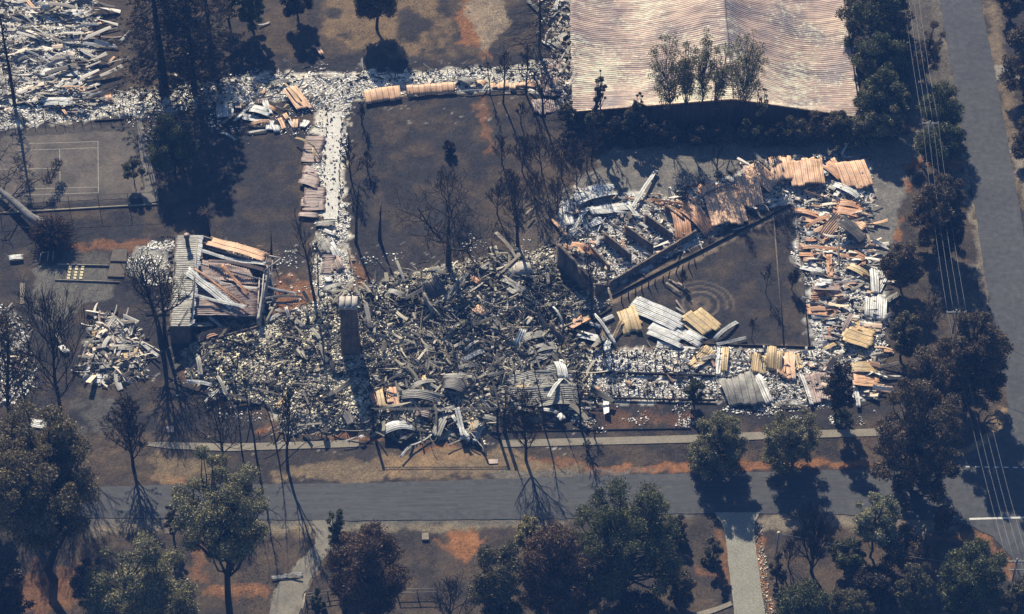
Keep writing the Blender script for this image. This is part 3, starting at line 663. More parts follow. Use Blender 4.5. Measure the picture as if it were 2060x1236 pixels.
WALK = [
 (255,520,272,600,5.4,'peach',{'z1':.9,'z2':.3,'rag':.12,'roll':0,'bend':.15,'warp':.03,'label':'peach ribbed roof length of the fallen walkway, west piece'}),(545,497,552,560,7.2,'peach',{'z1':.9,'z2':.3,'rag':.12,'roll':0,'bend':.15,'warp':.03,'label':'longest peach ribbed roof length of the fallen walkway, next to the lawn'}),
 (705,465,805,500,1.4,'dark',{'z2':.6,'bend':.3}),(812,480,880,502,1.0,'peach'),(955,488,960,520,2.6,'peach',{'roll':10}),(1065,488,1066,520,2.6,'peach'),
 (1112,492,1180,502,1.2,'peach'),(840,556,892,500,.25,'silver'),(1250,360,1252,430,3.4,'pink'),(1180,368,1300,366,.3,'silver'),
 (1252,450,1285,572,3.4,'pink',{'z1':.8}),(1212,590,1222,675,3.4,'pink'),(1130,530,1190,572,.35,'silver'),(880,545,1110,538,.25,'dark'),(700,545,900,540,.25,'silver'),(1230,440,1330,430,.2,'silver')]
SHEDS = [
 (1120,0,1195,75,.5,'dark'),(1262,60,1278,205,.35,'grey'),(1270,78,1402,105,.7,'grey',{'bend':.3}),(1280,132,1412,120,.8,'grey'),
 (1300,235,1412,180,1.0,'grey',{'bend':.4}),(1250,242,1335,295,1.3,'grey'),(1195,230,1290,300,.35,'silver'),(1170,185,1222,202,.25,'silver'),
 (1230,52,1312,0,.5,'ochre'),(1300,0,1290,60,.6,'silver'),(1255,100,1380,160,.8,'dark'),(1290,20,1400,60,.8,'grey'),(1310,170,1420,140,.5,'silver'),(1330,0,1420,30,.8,'dark'),(1350,250,1300,300,.7,'dark')]
NORTH = [
 (1705,512,1805,645,2.2,'peach',{'z1':.8,'z2':.5}),(1690,498,1785,602,.25,'ochre',{'z1':1.1,'z2':.9}),(1318,610,1320,697,1.9,'silver'),(1364,610,1366,690,.9,'silver'),
 (1400,702,1500,600,.6,'silver',{'z2':.7}),(1480,640,1592,668,1.9,'silver',{'z1':.7}),(1440,690,1540,702,1.4,'silver'),(1560,580,1600,680,.9,'silver'),
 (1480,735,1590,722,.6,'peach'),(1592,775,1606,712,1.0,'silver'),(1636,780,1626,740,.9,'silver'),(1650,690,1680,762,.6,'peach'),(1680,660,1702,700,.6,'peach'),
 (1705,690,1735,748,.5,'silver'),(1742,768,1752,700,.8,'peach'),(1785,755,1822,705,1.0,'silver'),(1465,782,1575,775,.35,'silver'),(1300,787,1395,827,.4,'silver'),
 (1285,730,1435,830,.2,'dark',{'z1':.6}),(1590,630,1630,652,.5,'rust'),(1630,626,1725,656,.15,'wood'),(1680,645,1700,615,.25,'ochre'),(1405,598,1412,652,.9,'pink'),
 (1315,730,1402,680,.5,'pink'),(1388,722,1500,602,.45,'silver'),(1520,602,1580,592,.8,'pink'),(1590,500,1700,480,.8,'grey'),(1545,560,1572,530,.4,'peach'),(1660,520,1668,500,.4,'silver'),
 (1600,490,1610,520,.8,'grey'),(1500,560,1660,560,.15,'dark'),(1850,570,1960,640,.15,'dark')]
LINK = [
 (1800,880,1910,887,5.4,'pink',{'bend':.02,'roll':3,'warp':.05,'rag':.15,'label':'tall ribbed pinkish panel beside the slab, north end of the link wing'}),(1785,1045,1892,1055,4.6,'pink',{'roll':-8,'bend':.08,'rag':.2,'warp':.05,'skew':-1}),(1798,1180,1922,1175,4.6,'pink',{'bend':.02,'roll':2,'rag':.2,'warp':.05}),
 (1750,815,1860,872,.3,'ochre',{'z1':.8,'z2':.8}),(1860,872,1925,975,.12,'char',{'z1':.9}),(1855,872,1866,962,.3,'ochre',{'z1':.9}),(1788,970,1902,977,.12,'dark',{'z1':1.0,'z2':1})]
LINK2 = [
 (1765,95,1890,100,1.0,'pink'),(1770,15,1892,20,2.2,'pink'),(1870,148,1992,148,.9,'grey'),(1900,225,1965,330,1.1,'grey',{'bend':.3}),(1948,250,2000,342,1.0,'silver',{'bend':.3}),(1880,260,1920,320,.8,'grey'),
 (1910,390,1990,392,3.2,'pink'),(1992,350,2022,432,1.2,'pink'),(1918,482,1978,470,1.2,'silver'),(1915,552,2012,520,1.8,'grey'),(1965,390,1970,437,.25,'ochre'),(1910,575,2010,570,.8,'silver'),(1930,190,1990,210,.6,'silver')]
PILE = [
 (650,772,692,705,1.5,'grey'),(560,802,692,796,.8,'ochre'),(620,812,742,860,.7,'grey'),(550,850,682,846,.4,'grey'),(700,812,752,775,.5,'silver'),
 (662,880,802,892,1.0,'grey'),(672,952,802,910,1.4,'ochre',{'label':'olive-tinted sheet folded over the east side of the small western pile'}),(580,992,682,980,1.3,'grey'),(555,1062,642,1066,1.5,'silver'),(830,852,946,936,.4,'silver'),
 (520,902,552,850,.5,'ochre'),(542,1005,552,930,.4,'silver'),(600,830,640,900,.5,'dark'),(720,830,800,850,.6,'grey'),(690,705,730,760,.2,'silver',{'z2':1})]
MAINP = [
 (200,1160,230,1232,.6,'rust'),(245,1125,262,1235,.8,'ochre'),(300,1130,310,1220,.7,'peach'),(325,1120,342,1232,.8,'rust'),(380,1162,620,1185,1.2,'grey',{'bend':.6}),
 (430,1130,570,1080,.8,'grey',{'bend':.5}),(505,1060,540,1130,.6,'ochre'),(610,1095,765,1120,2.0,'dark',{'bend':.4}),(640,1050,820,1075,.8,'grey',{'bend':.4}),(700,1075,730,1140,1,'silver'),
 (960,1100,1425,1075,2.6,'grey',{'z1':-.1,'z2':-.1,'bend':.4,'warp':.12,'label':'long rumpled grey roof sheets spread at the south edge of the main rubble'}),(1005,1175,1430,1165,2.6,'grey',{'z1':-.1,'z2':-.1,'bend':.3,'warp':.12}),(1040,1130,1200,1150,1,'ochre',{'bend':.3}),
 (1220,1030,1330,1000,1.2,'grey',{'bend':.4}),(1300,960,1330,1060,1.2,'silver',{'bend':.3}),(1240,1180,1330,1060,.5,'silver',{'z1':1.2}),(1100,830,1260,800,1.2,'grey',{'bend':.3}),(1130,900,1290,870,1.2,'grey'),
 (1140,960,1300,900,1.0,'grey'),(1065,860,1095,770,.8,'silver',{'z2':1.4}),(1325,890,1390,785,.4,'ochre',{'z2':1.6}),(1250,770,1335,850,1.2,'dark',{'roll':70}),(1270,640,1340,760,.3,'silver',{'z1':1.4}),
 (1180,700,1240,790,1.3,'dark',{'roll':60}),(540,480,610,590,2.2,'dark',{'z1':1.8,'roll':20}),(640,600,740,460,.9,'grey',{'z2':2}),(660,590,760,450,.4,'grey',{'z2':2.2}),(390,590,500,540,.6,'dark',{'z2':1.4}),
 (940,205,1045,325,.45,'wood',{'z1':1.2,'z2':.8}),(910,280,945,370,.5,'wood'),(930,290,970,390,.4,'grey'),(1065,290,1100,360,.5,'grey'),(940,460,1070,330,.4,'wood'),(960,470,1110,555,.9,'grey',{'bend':.3}),(1000,520,1060,560,.8,'grey'),
 (1110,100,1150,55,.3,'wood'),(560,420,650,400,.6,'grey'),(850,420,900,385,.7,'grey'),(790,460,840,500,.6,'rust'),(810,640,880,690,1.2,'peach',{'warp':.1}),(300,550,400,580,.8,'grey'),(130,570,190,700,.7,'grey'),(160,620,200,780,.5,'dark'),
 (200,1140,420,1060,.2,'char'),(700,1010,830,990,.5,'grey',{'bend':.5}),(880,1050,1020,1010,.4,'grey'),(740,960,850,905,.5,'silver',{'bend':.4}),(130,1000,360,985,.25,'char'),(200,1050,260,1060,.6,'grey')]
MAINB = [
 (270,145,445,125,1.8,'silver',{'bend':.5,'side_bend':.3,'label':'arched silver sheet with ribs showing at the southern edge of the rubble'}),(360,80,500,125,.3,'dark'),(580,180,655,20,1.2,'grey'),(700,10,745,185,.6,'silver',{'z1':1.2}),(745,205,845,100,1.1,'silver',{'bend':.3}),(810,212,852,118,.6,'silver'),
 (372,305,430,237,.3,'silver'),(430,237,562,165,.25,'silver'),(25,212,115,185,.15,'silver'),(115,200,172,175,.45,'silver'),(640,238,722,205,.2,'wood'),(780,60,800,150,.8,'ochre'),(680,60,770,190,.4,'silver'),(870,70,960,90,.6,'grey'),
 (250,20,350,0,1.2,'ochre'),(430,40,560,60,.8,'pink'),(580,30,680,10,.6,'grey'),(1050,15,1180,40,.6,'grey'),(1200,20,1300,45,.5,'silver'),(1300,50,1330,85,.8,'silver'),(1360,25,1500,20,.35,'silver'),(30,20,80,110,1,'dark'),(350,190,400,195,.5,'wood')]
CORN = [
 (485,255,690,272,.6,'silver'),(450,280,575,352,.7,'grey'),(575,232,592,160,.45,'peach'),(565,145,597,85,.5,'silver'),(585,128,612,182,.5,'peach'),(530,402,582,360,.4,'grey'),(640,372,682,332,.35,'peach'),
 (700,362,762,340,.25,'silver'),(710,245,770,185,.35,'silver'),(260,310,382,392,.6,'silver'),(365,515,517,522,.4,'peach'),(290,542,382,470,.7,'silver'),(545,612,648,582,1.1,'dark'),(640,560,648,600,.9,'rust'),
 (240,425,450,430,1.6,'white' if False else 'silver',{'label':'whitish collapsed sheet laid flat in the middle of the northwest ruin'}),(250,605,440,610,1.5,'silver'),(290,225,440,270,.4,'silver'),(470,250,480,210,.2,'wood'),(540,45,610,30,.15,'char'),(555,500,590,560,.2,'wood'),
 (590,215,720,215,.3,'pink'),(600,185,710,165,.3,'dark'),(390,70,480,85,1.2,'silver'),(330,10,380,100,.5,'ochre'),(300,10,310,100,.4,'ochre'),(160,0,210,50,.5,'peach'),(220,145,500,150,.2,'char'),(230,460,450,458,.2,'char'),
 (330,350,535,355,.2,'wood'),(470,455,480,510,.5,'silver'),(430,570,540,550,.4,'silver'),(100,360,200,330,.5,'grey'),(170,240,230,190,.5,'grey'),(0,400,30,560,.6,'grey'),(90,180,250,160,.3,'grey'),(400,530,500,545,.3,'peach'),(320,640,480,665,.5,'pink'),(360,640,400,685,.4,'peach')]
G = 'iron sheets from the collapsed %s roof'
sheets((1360,400), EAST, 'east wing ash', G % 'east wing', 1.3)
sheets((1360,400), SOUTH, 'south wing ash', G % 'south wing')
sheets((1360,400), COURTY, 'garden court south end', G % 'garden court')
sheets((680,400), COURT2, 'garden court west end', G % 'garden court')
sheets((680,0), NE1, 'northeast wing by the gravel', G % 'northeast wing')
sheets((680,400), NE2, 'walled northeast wing', G % 'northeast wing')
sheets((1360,400), NE3, 'northeast wing centre', G % 'northeast wing')
sheets((1360,0), NE4, 'northeast wing north corner', G % 'northeast wing', 1.15)
sheets((680,0), WALK, 'fallen north walkway', G % 'north walkway')
sheets((680,0), SHEDS, 'wreckage left of the shed', G % 'lean-to')
sheets((0,0), NORTH, 'north strip junction', G % 'north strip')
sheets((0,0), LINK, 'link wing beside its slab', G % 'link wing')
sheets((0,400), LINK2, 'link wing south end', G % 'link wing')
sheets((0,400), PILE, 'small western pile', G % 'outhouse')
sheets((680,400), MAINP, 'main rubble heap', G % 'main building', 1.15, .55)
sheets((680,816), MAINB, 'main rubble south fringe', G % 'main building', 1.1, .3)
sheets((0,0), CORN, 'northwest corner ruin', G % 'northwest building')

# ------------------------------------------------------------------ rubble: nobody could count it
def rand_rot(n, rs, flatness=.5):
    ax = rs.normal(size=(n, 3)); ax[:, 2] *= 1; ax /= np.linalg.norm(ax, axis=1)[:, None]
    an = rs.normal(size=n) * flatness
    K = np.zeros((n, 3, 3)); K[:,0,1] = -ax[:,2]; K[:,0,2] = ax[:,1]; K[:,1,0] = ax[:,2]; K[:,1,2] = -ax[:,0]; K[:,2,0] = -ax[:,1]; K[:,2,1] = ax[:,0]
    I = np.eye(3)[None]; Rm = I + np.sin(an)[:,None,None] * K + (1 - np.cos(an))[:,None,None] * (K @ K)
    z = rs.uniform(0, 6.28, n); c, s = np.cos(z), np.sin(z)
    Rz = np.zeros((n,3,3)); Rz[:,0,0] = c; Rz[:,0,1] = -s; Rz[:,1,0] = s; Rz[:,1,1] = c; Rz[:,2,2] = 1
    return Rm @ Rz
def sample(pp, n, rs, rag=1.0, fr=.5, dens=None, wc=False):
    q = pp if wc else wpoly(pp); xs = [a for a, b in q]; ys = [b for a, b in q]
    ox, oy = [], []; got = 0; it = 0
    while got < n and it < 60:
        it += 1
        x = rs.uniform(min(xs) - rag, max(xs) + rag, n); y = rs.uniform(min(ys) - rag, max(ys) + rag, n)
        dx = (fbm(x * fr, y * fr, 5, 3) - .5) * 4 * rag; dy = (fbm(x * fr, y * fr, 45, 3) - .5) * 4 * rag
        k = inside(q, x + dx, y + dy)
        if dens is not None: k &= rs.rand(n) < dens(x, y)
        ox.append(x[k]); oy.append(y[k]); got += k.sum()
    return np.concatenate(ox)[:n], np.concatenate(oy)[:n]
def chunks(name, pp, n, size, m, label, seed, aspect=(1,.7,.35), rag=1.0, zup=.35, dens=None, flatness=.5, cat='rubble'):
    rs = np.random.RandomState(seed)
    x, y = sample(pp, n, rs, rag, dens=dens); n = len(x)
    s = size[0] + (size[1] - size[0]) * rs.rand(n) ** 2.5
    dims = s[:, None] * np.array(aspect) * rs.uniform(.6, 1.4, (n, 3))
    V = CUBE[None] * dims[:, None]
    V = V + rs.normal(size=V.shape) * .12 * s[:, None, None]
    V = np.einsum('nij,nkj->nki', rand_rot(n, rs, flatness), V)
    z = mound(x, y) * .85 + rs.rand(n) ** 1.6 * zup * (.4 + fbm(x * .6, y * .6, 9, 3))
    V = V + np.stack([x, y, z], -1)[:, None]
    Qd = (CQ[None] + np.arange(n)[:, None, None] * 8).reshape(-1, 4)
    o = link(name, mesh_quads(name, V.reshape(-1, 3), Qd), m)
    tag(o, label, cat); o['kind'] = 'stuff'
    return o
def ribbons(name, pp, n, L, W_, m, label, seed, zup=.6, dens=None, dirn=None, rag=.5):
    rs = np.random.RandomState(seed)
    x, y = sample(pp, n, rs, rag, dens=dens); n = len(x)
    k = 6; t = np.linspace(-.5, .5, k)
    ln = L[0] + (L[1] - L[0]) * rs.rand(n) ** 2.2; wd = W_[0] + (W_[1] - W_[0]) * rs.rand(n) ** 2
    az = rs.uniform(0, 6.28, n) if dirn is None else dirn + rs.normal(size=n) * .35
    el = rs.normal(size=n) * .2; cv = rs.normal(size=n) * .13; tw = rs.normal(size=n) * .7; vb = rs.normal(size=n) * .14
    a = az[:, None] + cv[:, None] * t[None] * 3
    dx = np.cos(a) * np.cos(el)[:, None]; dy = np.sin(a) * np.cos(el)[:, None]
    px = np.cumsum(dx, 1) / k * ln[:, None]; py = np.cumsum(dy, 1) / k * ln[:, None]
    pz = t[None] * np.sin(el)[:, None] * ln[:, None] + vb[:, None] * ln[:, None] * (.25 - t[None] ** 2)
    c = np.stack([px + x[:, None], py + y[:, None], pz + (mound(x, y) * .85 + .1 + rs.rand(n) * zup)[:, None]], -1)
    rl = rs.normal(size=n)[:, None] * .5 + tw[:, None] * t[None]
    sx = np.stack([-np.sin(a) * np.cos(rl), np.cos(a) * np.cos(rl), np.sin(rl)], -1) * wd[:, None, None] / 2
    nr = np.stack([np.sin(a) * np.sin(rl), -np.cos(a) * np.sin(rl), np.cos(rl)], -1)
    top = [(-1, .5), (-.5, -.5), (0, .5), (.5, -.5), (1, .5)]; dp = np.minimum(.05, wd * .12)[:, None, None]
    prof = [(q_, h_ * dp + .012) for q_, h_ in top] + [(q_, h_ * dp - .012) for q_, h_ in top[::-1]]
    V = np.stack([c + sx * q_ + nr * h_ for q_, h_ in prof], 2); K = 10
    i = np.arange(k - 1)[:, None] * K; j = np.arange(K)[None]; j2 = (j + 1) % K
    q1 = np.stack([i + j, i + j2, i + K + j2, i + K + j], -1).reshape(-1, 4)
    Qd = (q1[None] + np.arange(n)[:, None, None] * k * K).reshape(-1, 4)
    o = link(name, mesh_quads(name, V.reshape(-1, 3), Qd), m)
    tag(o, label, 'debris'); o['kind'] = 'stuff'
    return o
def dn(fr, lo, hi, s): return lambda x, y: sm(fbm(x * fr, y * fr, s, 4), lo, hi)
def dinv(fr, lo, hi, s): return lambda x, y: 1 - .9 * sm(fbm(x * fr, y * fr, s, 4), lo, hi)
M['twist'] = m_island('twisted_scrap', [(0,(.02,.02,.02)),(.35,(.06,.056,.05)),(.65,(.20,.18,.145)),(.9,(.36,.32,.24)),(1,(.5,.46,.38))])
M['twist2'] = m_island('pale_scrap', [(0,(.08,.07,.06)),(.35,(.26,.24,.21)),(.75,(.5,.48,.44)),(1,(.60,.46,.33))])
chunks('rubble', ZN['main'], 62000, (.09,.34), 'rubble', 'heap of broken cream brick and tile of the main building', 1, dens=dn(.30, .38, .50, 71), zup=.3, flatness=.35)
LEFTM = [(395,700),(520,655),(640,640),(690,640),(740,720),(740,860),(570,866),(540,810),(440,785),(390,755)]
chunks('brick_rubble', LEFTM, 42000, (.10,.36), m_island('pale_brick_rubble', [(0,(.12,.105,.08)),(.12,(.34,.31,.23)),(.45,(.62,.565,.42)),(1,(.84,.78,.60))], noise_c=(.35,(.5,.5,.5),(1.3,1.3,1.25))), 'pale yellowish brick rubble around the foot of the tall chimney', 2, dens=dn(.3, .33, .47, 77), zup=.16, flatness=.25)
ribbons('charred_debris', ZN['main'], 900, (.9,3.4), (.08,.5), 'twist', 'tangled charred timber and twisted scrap through the main rubble heap', 3, dens=lambda x, y: np.where(inside(wpoly(LEFTM), x, y), .3, 1.0), zup=.9)
ribbons('charred_scrap', [(700,600),(1000,520),(1130,600),(1140,700),(1180,830),(980,850),(740,760)], 1200, (1.0,4.2), (.06,.42), 'twist', 'dark tangle of bent iron and timber in the heart of the ruin', 4, zup=1.0, dens=dn(.25,.40,.58,71+200))
chunks('char_fragments', ZN['main'], 12000, (.10,.55), 'charbits', 'black charred fragments strewn through the main rubble heap', 5, zup=.6, dens=dinv(.3, .42, .54, 71))
WHT = 'white ash and broken plaster covering the %s'
for k, nn, wh, sd in (('north',16000,'long north strip',6),('link',6750,'link wing beside its slab',7),('corner',10500,'northwest corner ruin',8),('northeast',10500,'northeast wing floors',9),('east',8500,'east wing floor',10),('south',14000,'south wing floor',11),('farleft',2600,'ruin at the far left edge',12),('beside',1400,'ground between the cottage and the bare trees',13),('shedside',2400,'wreck left of the big shed',14),('pile',3200,'small western pile',15)):
    chunks('ash_rubble', ZN[k], nn, (.08,.28), 'whiterub', WHT % wh, sd, rag=.7, zup=.02, dens=dn(.5, .32, .52, 80 + sd), aspect=(1,.75,.14), flatness=.16)
for k, nn, wh, sd in (('north',700,'north strip',26),('corner',1800,'northwest corner ruin',28),('northeast',2200,'northeast wing',29),('east',1500,'east wing',30),('south',1300,'south wing',31),('farleft',900,'far left ruin',32),('shedside',1500,'wreck left of the big shed',34),('pile',1300,'small western pile',35),('link',350,'link wing',36),('cottage',2200,'roofless cottage',37)):
    chunks('char_fragments', ZN[k], nn, (.12,.45), 'charbits', 'black fragments lying in the %s' % wh, sd, zup=.2)
for k, nn, wh, sd, L, W_ in (('corner',330,'northwest corner ruin',40,(1.5,8),(.12,1.0)),('east',260,'east wing',41,(.8,4),(.12,.7)),('northeast',300,'northeast wing',42,(.8,4),(.12,.7)),('shedside',220,'wreck left of the big shed',43,(1,5),(.12,.7)),('pile',240,'small western pile',44,(.8,4),(.15,.9)),('south',160,'south wing',45,(.6,2.5),(.1,.4)),('farleft',110,'far left ruin',46,(.8,3),(.1,.5)),('cottage',150,'roofless cottage',47,(.8,4),(.1,.5)),('north',160,'north strip',48,(.8,3),(.1,.4))):
    ribbons('metal_scraps', ZN[k], nn, L, W_, 'twist2', 'narrow bent iron and timber scraps over the %s' % wh, sd, zup=.4, dirn=(0.0 if k in ('corner','east') else None))
ribbons('bent_iron_sheets', ZN['main'], 300, (1.5,6), (.2,.9), m_island('sooty_bent_sheets', [(0,(.03,.029,.028)),(.4,(.10,.095,.08)),(.75,(.26,.235,.185)),(1,(.48,.44,.35))]), 'bent sooty roofing sheets heaped through the main rubble', 49, zup=1.1, dens=lambda x, y: np.where(inside(wpoly(LEFTM), x, y), .18, 1.0))
RS = m_island('rusty_bent_sheets', [(0,(.12,.09,.08)),(.25,(.36,.22,.14)),(.5,(.56,.38,.25)),(.65,(.55,.5,.44)),(1,(.68,.66,.61))])
ribbons('bent_iron_sheets', ZN['east'], 60, (1.6,4.2), (.3,.9), RS, 'rusty roofing strips layered over the east wing floor', 56, zup=.5, dirn=0.)
ribbons('bent_iron_sheets', ZN['northeast'], 26, (1.5,5), (.3,.8), RS, 'rusty roofing strips lying among the northeast wing ruins', 57, zup=.5)
ribbons('bent_iron_sheets', ZN['south'], 22, (1.2,4), (.3,1.0), RS, 'rusty roofing strips on the white ash of the south wing', 58, zup=.3)
ribbons('charred_joists', ZN['main'], 260, (2.5,8), (.12,.3), 'charbits', 'long charred joists lying through the main rubble', 53, zup=.9)
ribbons('charred_battens', ZN['north'], 90, (1.5,6), (.1,.22), 'charbits', 'charred battens lying along the north strip', 54, zup=.15, dirn=.05)
ribbons('charred_battens', ZN['south'], 120, (1.5,7), (.1,.22), 'charbits', 'charred battens lying along the south wing', 55, zup=.2, dirn=0.)
chunks('ash_crumbs', [(380,520),(1150,480),(1180,620),(700,620),(600,900),(380,800)], 1800, (.08,.26), 'whiterub', 'loose white crumbs scattered on charred ground round the main ruin', 50, zup=.05, dens=dn(.4, .5, .7, 99), rag=2)
chunks('ash_crumbs', [(190,200),(440,140),(700,130),(700,270),(300,280)], 1200, (.08,.26), 'whiterub', 'loose white crumbs beside the north strip', 51, zup=.05, dens=dn(.4, .45, .65, 98), rag=1.5)
chunks('ash_crumbs', [(1120,820),(1750,815),(1750,850),(1130,860)], 900, (.08,.25), 'whiterub', 'loose pale crumbs on the verge below the south wing', 52, zup=.05, dens=dn(.4, .5, .7, 97), rag=1)

# ------------------------------------------------------------------ walls and buildings
def wallseg(mb, a, b, ha, hb, th=.25, zb=0., wc=False, notch=None):
    p = Vector(a) if wc else P(*a); q = Vector(b) if wc else P(*b)
    d = (q - p).normalized(); s = Vector((-d.y, d.x, 0)) * th / 2
    N = max(2, int((q - p).length / .6)); rs = random.Random(int(abs(p.x * 31 + p.y * 7)))
    tops = [ha + (hb - ha) * k / N + rs.uniform(-.08, .05) for k in range(N + 1)]
    if notch:
        for k in range(N + 1):
            if notch[0] <= k / N <= notch[1]: tops[k] -= notch[2]
    V = []
    for k in range(N + 1):
        c = p.lerp(q, k / N)
        for sg in (1, -1):
            V += [(c.x + s.x * sg, c.y + s.y * sg, zb - .3), (c.x + s.x * sg, c.y + s.y * sg, tops[k])]
    Qd = []
    for k in range(N):
        i = k * 4; j = i + 4
        Qd += [[i, j, j + 1, i + 1], [i + 3, j + 3, j + 2, i + 2], [i + 1, j + 1, j + 3, i + 3]]
    Qd += [[0, 1, 3, 2], [N*4, N*4 + 2, N*4 + 3, N*4 + 1]]
    mb.add(V, Qd)
def brick_wall(a, b, ha, hb, label, th=.3, m='brick', name='brick_wall', **kw):
    mb = MB(); wallseg(mb, a, b, ha, hb, th, **kw)
    return tag(mb.build(name, m), label, 'wall')
brick_wall((1121,538), (1191,600), 4.5, 3.6, 'tall sooty brick end wall with a notch, standing diagonally in the northeast wing', .45, notch=(.52,.62,1.0))
brick_wall((1226,578), (1400,474), 1.0, 1.0, 'low brick front wall running diagonally along the northeast wing', .3)
brick_wall((1215,486), (1269,530), 1.7, 1.7, 'brick partition wall nearest the tall end wall', .25)
brick_wall((1256,470), (1313,511), 1.7, 1.7, 'brick partition wall second from the tall end wall', .25)
brick_wall((1297,448), (1352,487), 1.7, 1.6, 'brick partition wall third from the tall end wall', .25)
brick_wall((1337,428), (1376,455), 1.5, 1.4, 'brick partition wall fourth from the tall end wall, half under curled sheets', .25)
brick_wall((1182,503), (1226,546), 1.3, 1.0, 'broken low partition right behind the tall end wall', .25)
brick_wall((1197,596), (1221,583), 2.4, .9, 'short broken brick wall joining the tall end wall to the low front wall', .3)
brick_wall((947,584), (991,575), 1.7, 1.3, 'stub of sooty wall in the northern part of the main rubble', .3)
brick_wall((853,618), (871,645), 2.9, 2.2, 'thin upright wall slab right of the tall chimney', .3, m='wood')
brick_wall((1107,668), (1133,700), 2.2, 1.0, 'dark leaning wall remnant near the east end of the main rubble', .2)
brick_wall((700,505), (722,590), .35, .35, 'low edging wall along the east side of the link wing', .2)
o = MB(); c = P(1043, 556); o.box((c.x, c.y, .85), (3.2, 2.1, 1.2), .25); o.box((c.x, c.y, 1.49), (3.5, 2.4, .10), .25)
tag(o.build('brick_platform', 'brick2'), 'box-shaped brick platform with a slab top at the north rim of the main rubble', 'platform')

# tall chimney
bc = P(706, 724); hch = height_at(Vector((bc.x, bc.y - .1, 0)), 622)
t = tag(empty('chimney', bc), 'tall free-standing square brick chimney towering over the main rubble', 'chimney')
mb = MB(); wv, dv = 2.3, 2.2
prof = [(0, 1.04), (hch * .3, 1.04), (hch * .3, 1.0), (hch * .6, 1.0), (hch * .6, .96), (hch - .25, .93)]
for k in range(len(prof) - 1):
    (z0, s0), (z1, s1) = prof[k], prof[k + 1]
    V = [(sx * wv / 2 * s, dv / 2 + sy * dv / 2 * s, z) for z, s in ((z0, s0), (z1, s1)) for sx, sy in ((-1,-1),(1,-1),(1,1),(-1,1))]
    mb.add(V, [[0,1,5,4],[1,2,6,5],[2,3,7,6],[3,0,4,7]])
mb.build('shaft', 'brick', t)
mb = MB()
for zb, s in ((hch * .3, 1.09), (hch * .6, 1.05)): mb.box((0, dv / 2, zb), (wv * s, dv * s, .12))
mb.build('band', 'brick', t)
mb = MB()
for xx in (-.84, -.02, .82): mb.box((xx, dv / 2, hch - .05), (.72, dv * .98, .4 if xx > -.5 else .3))
mb.box((0, .12, hch - .12), (wv * .98, .2, .3)); mb.build('cap', 'brick2', t)

# big shed with a sagging roof
EL, ER = P(1157, 222, 3.0), P(1733, 233, 2.7)
yf = EL.y; xr = P(1475, 197, 5.2).x
zr = height_at(Vector((xr, yf, 0)), 197); zr_ = zr
zl = height_at(Vector((EL.x, yf, 0)), 222); xR = ER.x; zR = height_at(Vector((xR, yf, 0)), 234)
shed = tag(empty('shed', (EL.x, yf, 0)), 'huge shed with a sagging rust-pink corrugated gable roof behind the poplars', 'shed')
yb = yf + 52
def roofz(x, y):
    t = (y - yf) / (yb - yf)
    zz = np.where(x < xr, zl + (zr - zl) * (x - EL.x) / (xr - EL.x), zr + (zR - zr) * (x - xr) / (xR - xr))
    s = np.where(x < xr, (x - EL.x) / (xr - EL.x), (xR - x) / (xR - xr))
    sag = np.sin(np.clip(s, 0, 1) * math.pi)
    front = 1 - np.exp(-((y - yf) / 3.0))
    left = x < xr
    zz = zz - sag * front * np.where(left, 1.7 + .6 * t, 1.4 + .8 * t)
    zz = zz + (fbm(x * .18, y * .12, 31, 3) - .5) * 1.0 * front * np.clip(s * 4, .3, 1)
    zz = zz - .5 * np.sin(s * math.pi * 2) * front * np.where(left, .8, .5)
    return zz
def roof_part(x0, x1, nm):
    xs = np.linspace(x0, x1, 70); ys = np.arange(yf - .3, yb, .105)
    XX, YY = np.meshgrid(xs, ys)
    crn = .062 * np.cos((YY + .25 * fbm(XX * .2, YY * .2, 50, 2)) / .46 * 2 * math.pi)
    e = (fbm(np.full_like(XX, 3.), YY * 1.1, 77, 2) - .5) * .5
    XX2 = XX + np.where(XX == (xs[0] if x0 < x1 and nm == 'l' else xs[-1]), e, 0)
    ZZ = roofz(XX, np.maximum(YY, yf)) + crn
    n0, n1 = XX.shape
    V = np.stack([XX2 - EL.x, YY - yf, ZZ], -1).reshape(-1, 3); N = len(V)
    i = np.arange(n0 - 1)[:, None] * n1; j = np.arange(n1 - 1)[None]
    q = np.stack([i + j, i + j + 1, i + n1 + j + 1, i + n1 + j], -1).reshape(-1, 4)
    V2 = V - np.array([0, 0, .05])
    rim = np.arange(n1); rq = np.stack([rim[:-1], rim[:-1] + N, rim[1:] + N, rim[1:]], -1)
    return link('roof', mesh_quads('roof', np.concatenate([V, V2]), np.concatenate([q, q[:, ::-1] + N, rq])), M['shedroof'], shed)
m, n, b = mat_new('heat_stained_shed_roof')
v = coords(n); v2 = coords(n, (.30, 1.6, 1)); v3 = coords(n, (1.4, 2.2, 1))
f = noise(n, v, .12, 5, .6); r = ramp(n, [(.36, (.25,.21,.20)), (.48, (.41,.30,.24)), (.60, (.53,.40,.30))]); n.links.new(f, r.inputs[0])
fa = noise(n, v3, .9, 5, .75); fb = noise(n, v, .10, 3, .5)
mm = n.nodes.new('ShaderNodeMath'); mm.operation = 'MULTIPLY_ADD'; n.links.new(fb, mm.inputs[0]); mm.inputs[1].default_value = .55; n.links.new(fa, mm.inputs[2])
r2 = ramp(n, [(.80, (0,0,0)), (.87, (1,1,1))]); n.links.new(mm.outputs[0], r2.inputs[0])
o1 = mixc(n, r2.outputs[0], r.outputs[0], (.60,.58,.42))
fc = noise(n, v2, .8, 4, .7); r3 = ramp(n, [(.36, (.55,.54,.60)), (.58, (1.1,1.1,1.1))]); n.links.new(fc, r3.inputs[0])
